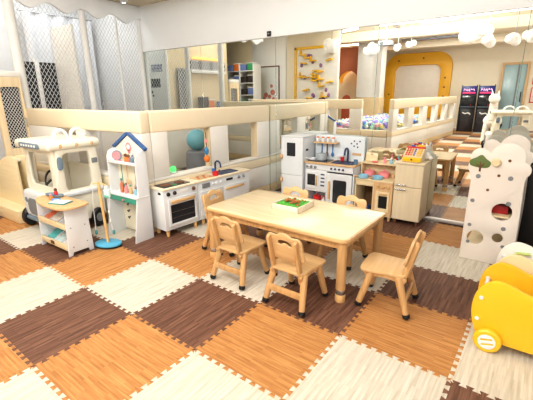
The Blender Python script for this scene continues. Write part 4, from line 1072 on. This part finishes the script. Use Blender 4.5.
random.seed(11)
mb = MB(); mc = MB(); 
for k in range(19):
    x, z = random.uniform(-.45, .45), 1.15 + 1.25 * random.random()
    mb.box(x - .09, x + .09, .02, .14, z, z + .035, .008, T(x, 0, z) @ RY(random.uniform(-.25, .25)) @ T(-x, 0, -z))
    if k % 2: mb.box(x - .08, x - .05, .02, .09, z, z + .14, .008)
mb.build('ledge', YEL, r)
for k in range(16): mc.ball((random.uniform(-.52, .52), .03, 1.05 + 1.35 * random.random()), .045, (1, .7, 1.2), 10)
mc.build('coloured_peg', paint('peg_mix', (150, 110, 160), .5, var=.6, scale=4), r)
r = thing('framed_picture', 'framed cartoon-style picture with flowers on a pale wall, seen in the mirror', 'picture', (-3.60, -5.165, 0))
r['label'] = 'framed picture of pink and brown flowers on a pale wall, seen in the mirror'
MB().plate([rrect(-.38, .38, 1.10, 2.16, .01), list(reversed(rrect(-.35, .35, 1.13, 2.13, .006)))], .02, T(0, .012, 0) @ XZ, .003).build('frame', BROWN, r)
MB().box(-.36, .36, 0, .012, 1.12, 2.14, 0).build('sheet', paint('pic_sheet', (232, 236, 236), .6), r)
mb = MB()
for x, z, q in ((-.10, 1.35, .07), (.03, 1.30, .06), (.14, 1.42, .08), (-.16, 1.25, .05), (.17, 1.24, .05), (.10, 1.6, .05)): mb.cyl((x, .012, z), (x, .017, z), q, n=16)
mb.build('printed_flowers', paint('pic_flowers', (206, 130, 116), .6, var=.5, scale=9), r)
# storage shelf
r = thing('storage_shelf', 'tall white storage shelf of boxes, seen in the mirror beside the netting', 'shelf', (-4.12, -4.6, 0))
sh = MB()
for x in (-.5, .0, .5): sh.box(x - .012, x + .012, -.18, .18, 0, 2.2, .003)
sh.build('upright', NETM, r)
for k in range(6): MB().box(-.5, .5, -.18, .18, .35 + .33 * k, .37 + .33 * k, .003).build('shelf_board', NETM, r)
MB().box(-.5, .5, -.19, -.18, .1, 2.2, 0).build('back_panel', paint('shelf_back', (236, 222, 190), .7), r)
bx = [(paint('bx_blue', (110, 130, 180), .5), 'blue'), (paint('bx_green', (60, 150, 100), .5), 'green'), (paint('bx_grey', (150, 156, 166), .5), 'grey'), (paint('bx_dark', (60, 52, 50), .5), 'dark'), (ORANGE, 'orange')]
n = 0
for k in range(2, 6):
    for c in range(4):
        m_, cn = bx[(k * 3 + c * 2 + (k * c) % 3) % 5]
        q = thing('storage_box', '%s storage box on the %s board of the mirrored storage shelf, %s from netting' % (cn, ('third', 'fourth', 'fifth', 'top')[k - 2], ('first', 'second', 'third', 'fourth')[c]), 'box', (-4.49 + .245 * c, -4.58, .3705 + .33 * k), 0, 'boxes on the storage shelf')
        MB().box(-.10, .10, -.13, .13, 0, .17 + .02 * (c % 2), .008).build('box_body', m_, q); MB().box(-.105, .105, -.135, .135, .19, .21, .006).build('lid', PAPER, q) if c % 2 else None
# orange niche
r = thing('slide_niche', 'orange wall niche with a yellow dome and a small round doorway, seen in the mirror', 'play niche', (-2.86, -9.2, 0))
MB().plate([rrect(-.62, .62, 0, 2.95, .01), list(reversed([(-.35, 0.02), (.45, 0.02), (.45, 1.75)] + [(.05 + .4 * math.cos(a), 1.75 + .4 * math.sin(a)) for a in [PI * k / 12 for k in range(1, 12)]] + [(-.35, 1.75)]))], .08, XZ, .006).build('front_board', TERRA, r)
MB().box(-.6, .6, -.55, -.45, 0, 2.95, 0).build('back_board', paint('niche_back', (244, 226, 190), .6), r)
MB().grid(lambda u, v: (.05 + .42 * math.cos(PI * u), -.42 * v, 1.75 + .42 * math.sin(PI * u)), 20, 4).build('dome', paint('dome_yellow_glow', (244, 176, 40), .4, emit=.35), r)  # dome is no lamp; emission added to brighten its yellow
MB().plate([[(-.35, 0.02), (.0, .02), (.0, 1.1)] + [(-.175 + .175 * math.cos(a), 1.1 + .2 * math.sin(a)) for a in [PI * k / 10 for k in range(1, 10)]] + [(-.35, 1.1)]], .03, T(0, -.40, 0) @ XZ, .003).build('small_doorway', paint('door_terra', (206, 110, 80), .6), r)
# white panel with blue sign inside the play frame
r = thing('sign_panel', 'white panel with small blue sign and dark notice, seen in the mirror', 'sign panel', (-3.28, -.9, 0), 0)
r.location = (-3.28, -.90, 0)
MB().box(-.46, .20, -.02, .02, 0, 2.45, .005).build('panel', PADW, r)
mb = MB()
for k in range(4):
    x = -.24 + k * .085
    mb.box(x, x + .014, .02, .026, 1.83, 1.97, .001); mb.box(x + .045, x + .059, .02, .026, 1.83, 1.97, .001); mb.box(x, x + .059, .02, .026, 1.89, 1.905, .001)
    mb.box(x - .004, x + .064, .02, .026, 1.945, 1.96, .001)
mb.build('blue_sign', paint('sign_blue', (40, 60, 130), .5), r)
nb = MB().box(-.29, -.01, .02, .028, 1.53, 1.70, .002).build('dark_notice', paint('notice', (40, 46, 44), .5), r)
MB().box(-.30, -.26, .02, .026, 1.42, 1.47, .001).build('switch', BLACK, r); MB().box(-.28, -.24, .02, .026, 1.35, 1.39, .001).build('switch', BLACK, r)

# ceiling fittings
def cloud(label, loc, s, n):
    r = thing('cloud_lamp', label, 'cloud lamp', loc, random.uniform(0, 3), 'white cloud lamps hanging from the ceiling')
    b = MB()
    for k in range(n): b.ball((random.uniform(-.8, .8) * s * .7, random.uniform(-.4, .4) * s, random.uniform(-.25, .25) * s), s * random.uniform(.38, .6), n=14)
    b.build('shade', paint('cloud_white', (250, 248, 244), .9, emit=.15), r)
    MB().cyl((0, 0, s * .4), (0, 0, 3.1 - loc[2]), .006, n=6).build('cord', GREY, r)
random.seed(5)
CL = [(-1.45, -4.85, 2.52, .24, 6, 'over the activity board end'), (-.96, -6.4, 2.54, .25, 6, 'beside the white pillar'), (-.14, -6.0, 2.50, .14, 5, 'small, next to the projector'), (.13, -6.2, 2.58, .13, 4, 'smallest, right of the projector'),
      (1.36, -6.0, 2.66, .27, 6, 'largest, in a pair before the strip light'), (1.66, -6.5, 2.76, .25, 6, 'behind the largest one'), (1.87, -5.8, 2.44, .2, 5, 'lowest, over the arcade machines'), (2.38, -6.0, 2.47, .2, 5, 'over the glass door'), (2.66, -6.0, 2.52, .23, 6, 'beside the posters at the photo edge'), (.14, -5.0, 2.90, .18, 5, 'highest, next to a strip light')]
for x, y, z, s, n, w in CL: cloud('white fluffy cloud lamp, ' + w + ', seen in the mirror', (x, y, z), s, n)
def strip(label, loc, rz, L=.9, e=70):
    r = thing('ceiling_strip_light', label, 'ceiling light', loc, rz, 'ceiling strip lights')
    MB().box(-L / 2, L / 2, -.03, .03, 0, .03, .006).build('diffuser', paint('strip_glow', (255, 252, 244), .4, emit=e), r)
    MB().box(-L / 2 - .01, L / 2 + .01, -.035, .035, .03, .06, .004).build('housing', WHITE, r)
strip('ceiling strip light above the highest cloud lamp, seen in the mirror', (.80, -5.9, 2.98), .2)
strip('ceiling strip light beside the largest cloud lamp, seen in the mirror', (1.30, -6.6, 2.86), .1)
strip('ceiling strip light over the projector, seen in the mirror', (-.25, -6.6, 2.84), .1, .5)
strip('ceiling strip light over the activity board, seen in the mirror', (-1.3, -5.6, 2.95), .4, .5)
r = thing('projector', 'grey ceiling projector hanging near the white pillar, seen in the mirror', 'projector', (-.46, -6.0, 2.55))
MB().box(-.17, .17, -.14, .14, 0, .12, .015).build('projector_body', GREY, r); MB().cyl((-.06, .14, .06), (-.06, .17, .06), .04).build('lens', BLACK, r); MB().cyl((0, 0, .12), (0, 0, .55), .02).build('mount', WHITE, r)
r = thing('spotlight', 'small round white spotlight in the ceiling next to the white valance', 'ceiling light', (-2.35, -.45, 2.74))
MB().lathe([(.03, -.02), (.05, -.015), (.055, .02)]).build('housing', WHITE, r); MB().lathe([(.001, -.022), (.028, -.0205)], cap=False).build('lens', paint('spot_glow', (255, 250, 240), .4, emit=6), r)
struct(MB().box(-7, 7, -7.3, -6.95, 2.84, 3.1, .02).build('beam_1', paint('beam', (236, 226, 206), .8)))
struct(MB().box(-7, 7, -10.4, -10.0, 2.85, 3.1, .02).build('beam_2', paint('beam', (236, 226, 206), .8)))
r = thing('air_duct', 'silver ventilation duct under the ceiling, seen in the mirror', 'duct', (.4, -8.6, 2.98))
MB().cyl((-1.2, 0, 0), (1.0, .2, 0), .09, n=24).build('duct_pipe', STEEL, r)
mb = MB()
for x in (-.8, -.1, .6): mb.tube([(x + .0, .1 + .095 * math.cos(a) - .03, .095 * math.sin(a)) for a in [2 * PI * k / 20 for k in range(20)]], .012, 6, True)
mb.build('strap', GREY, r)

# ------------------------------------------------------------------ light
def area(name, loc, sx, sy, power, rot=(0, 0, 0), col=(1, .97, .93)):
    l = bpy.data.lights.new(name, 'AREA'); l.shape = 'RECTANGLE'; l.size = sx; l.size_y = sy; l.energy = power; l.color = col
    o = bpy.data.objects.new(name, l); COL.objects.link(o); o.location = loc; o.rotation_euler = rot
    return o
area('ceiling_fill_light', (1.2, -2.3, 3.06), 2.2, 1.4, 26, col=(.98, .99, 1))  # unseen area lights added at ceiling height to light the room
area('ceiling_fill_light', (-1.0, -3.0, 3.06), 1.6, 1.4, 36)
area('ceiling_fill_light', (3.4, -3.6, 3.06), 1.8, 1.8, 9)
area('ceiling_fill_light', (.6, -5.2, 3.06), 3.0, .5, 70, col=(1, .94, .85))
area('ceiling_fill_light', (.8, -8.9, 3.06), 2.6, .07, 90, col=(1, .94, .85))
area('ceiling_fill_light', (-3.2, -9.4, 3.06), 1.6, .3, 40, col=(1, .94, .85))
area('ceiling_fill_light', (-3.4, -1.0, 3.05), .8, 1.4, 22, col=(.97, .99, 1))
area('ceiling_fill_light', (1.4, -4.3, 3.06), 3.0, .6, 165, rot=(math.radians(66), 0, 0), col=(.95, .98, 1))  # added fill, tilted to brighten the bulkhead above the mirror
area('ceiling_fill_light', (-3.5, -3.3, 3.06), .8, 1.2, 32)  # added fill to brighten the nook and storage shelf
def aimed(name, loc, tgt, sx, sy, power, col=(1, .985, .96)):
    o = area(name, loc, sx, sy, power, col=col)
    o.rotation_euler = (Vector(tgt) - Vector(loc)).to_track_quat('-Z', 'Y').to_euler(); return o
aimed('side_fill_light', (5.0, -5.6, 2.0), (-.5, -.2, 2.1), 2.6, 2.0, 62, (.95, .98, 1))  # no window modelled: unseen fill added to brighten upright surfaces
aimed('ceiling_fill_light', (.4, -5.3, 2.9), (-.3, -12, 2.4), 3.0, .5, 240, (1, .97, .92))  # added fill aimed at the rear room, kept out of the mirror view
aimed('side_fill_light', (6.2, -8.0, 1.6), (-.5, -9.0, 2.9), 1.6, 2.0, 120, (1, .98, .95))  # no window modelled: unseen fill added for the rear room and its ceiling
w = bpy.data.worlds.new('world'); SC.world = w; w.use_nodes = True
bg = w.node_tree.nodes['Background']; bg.inputs[0].default_value = (1, .99, .97, 1); bg.inputs[1].default_value = .7
SC.view_settings.view_transform = 'Standard'; SC.view_settings.look = 'None'; SC.view_settings.exposure = -0.37; SC.view_settings.gamma = 0.9
cy = SC.cycles
cy.max_bounces = 8; cy.diffuse_bounces = 4; cy.glossy_bounces = 5; cy.transmission_bounces = 4
cy.use_denoising = True; cy.sample_clamp_indirect = 4.0; cy.caustics_reflective = True; cy.caustics_refractive = False
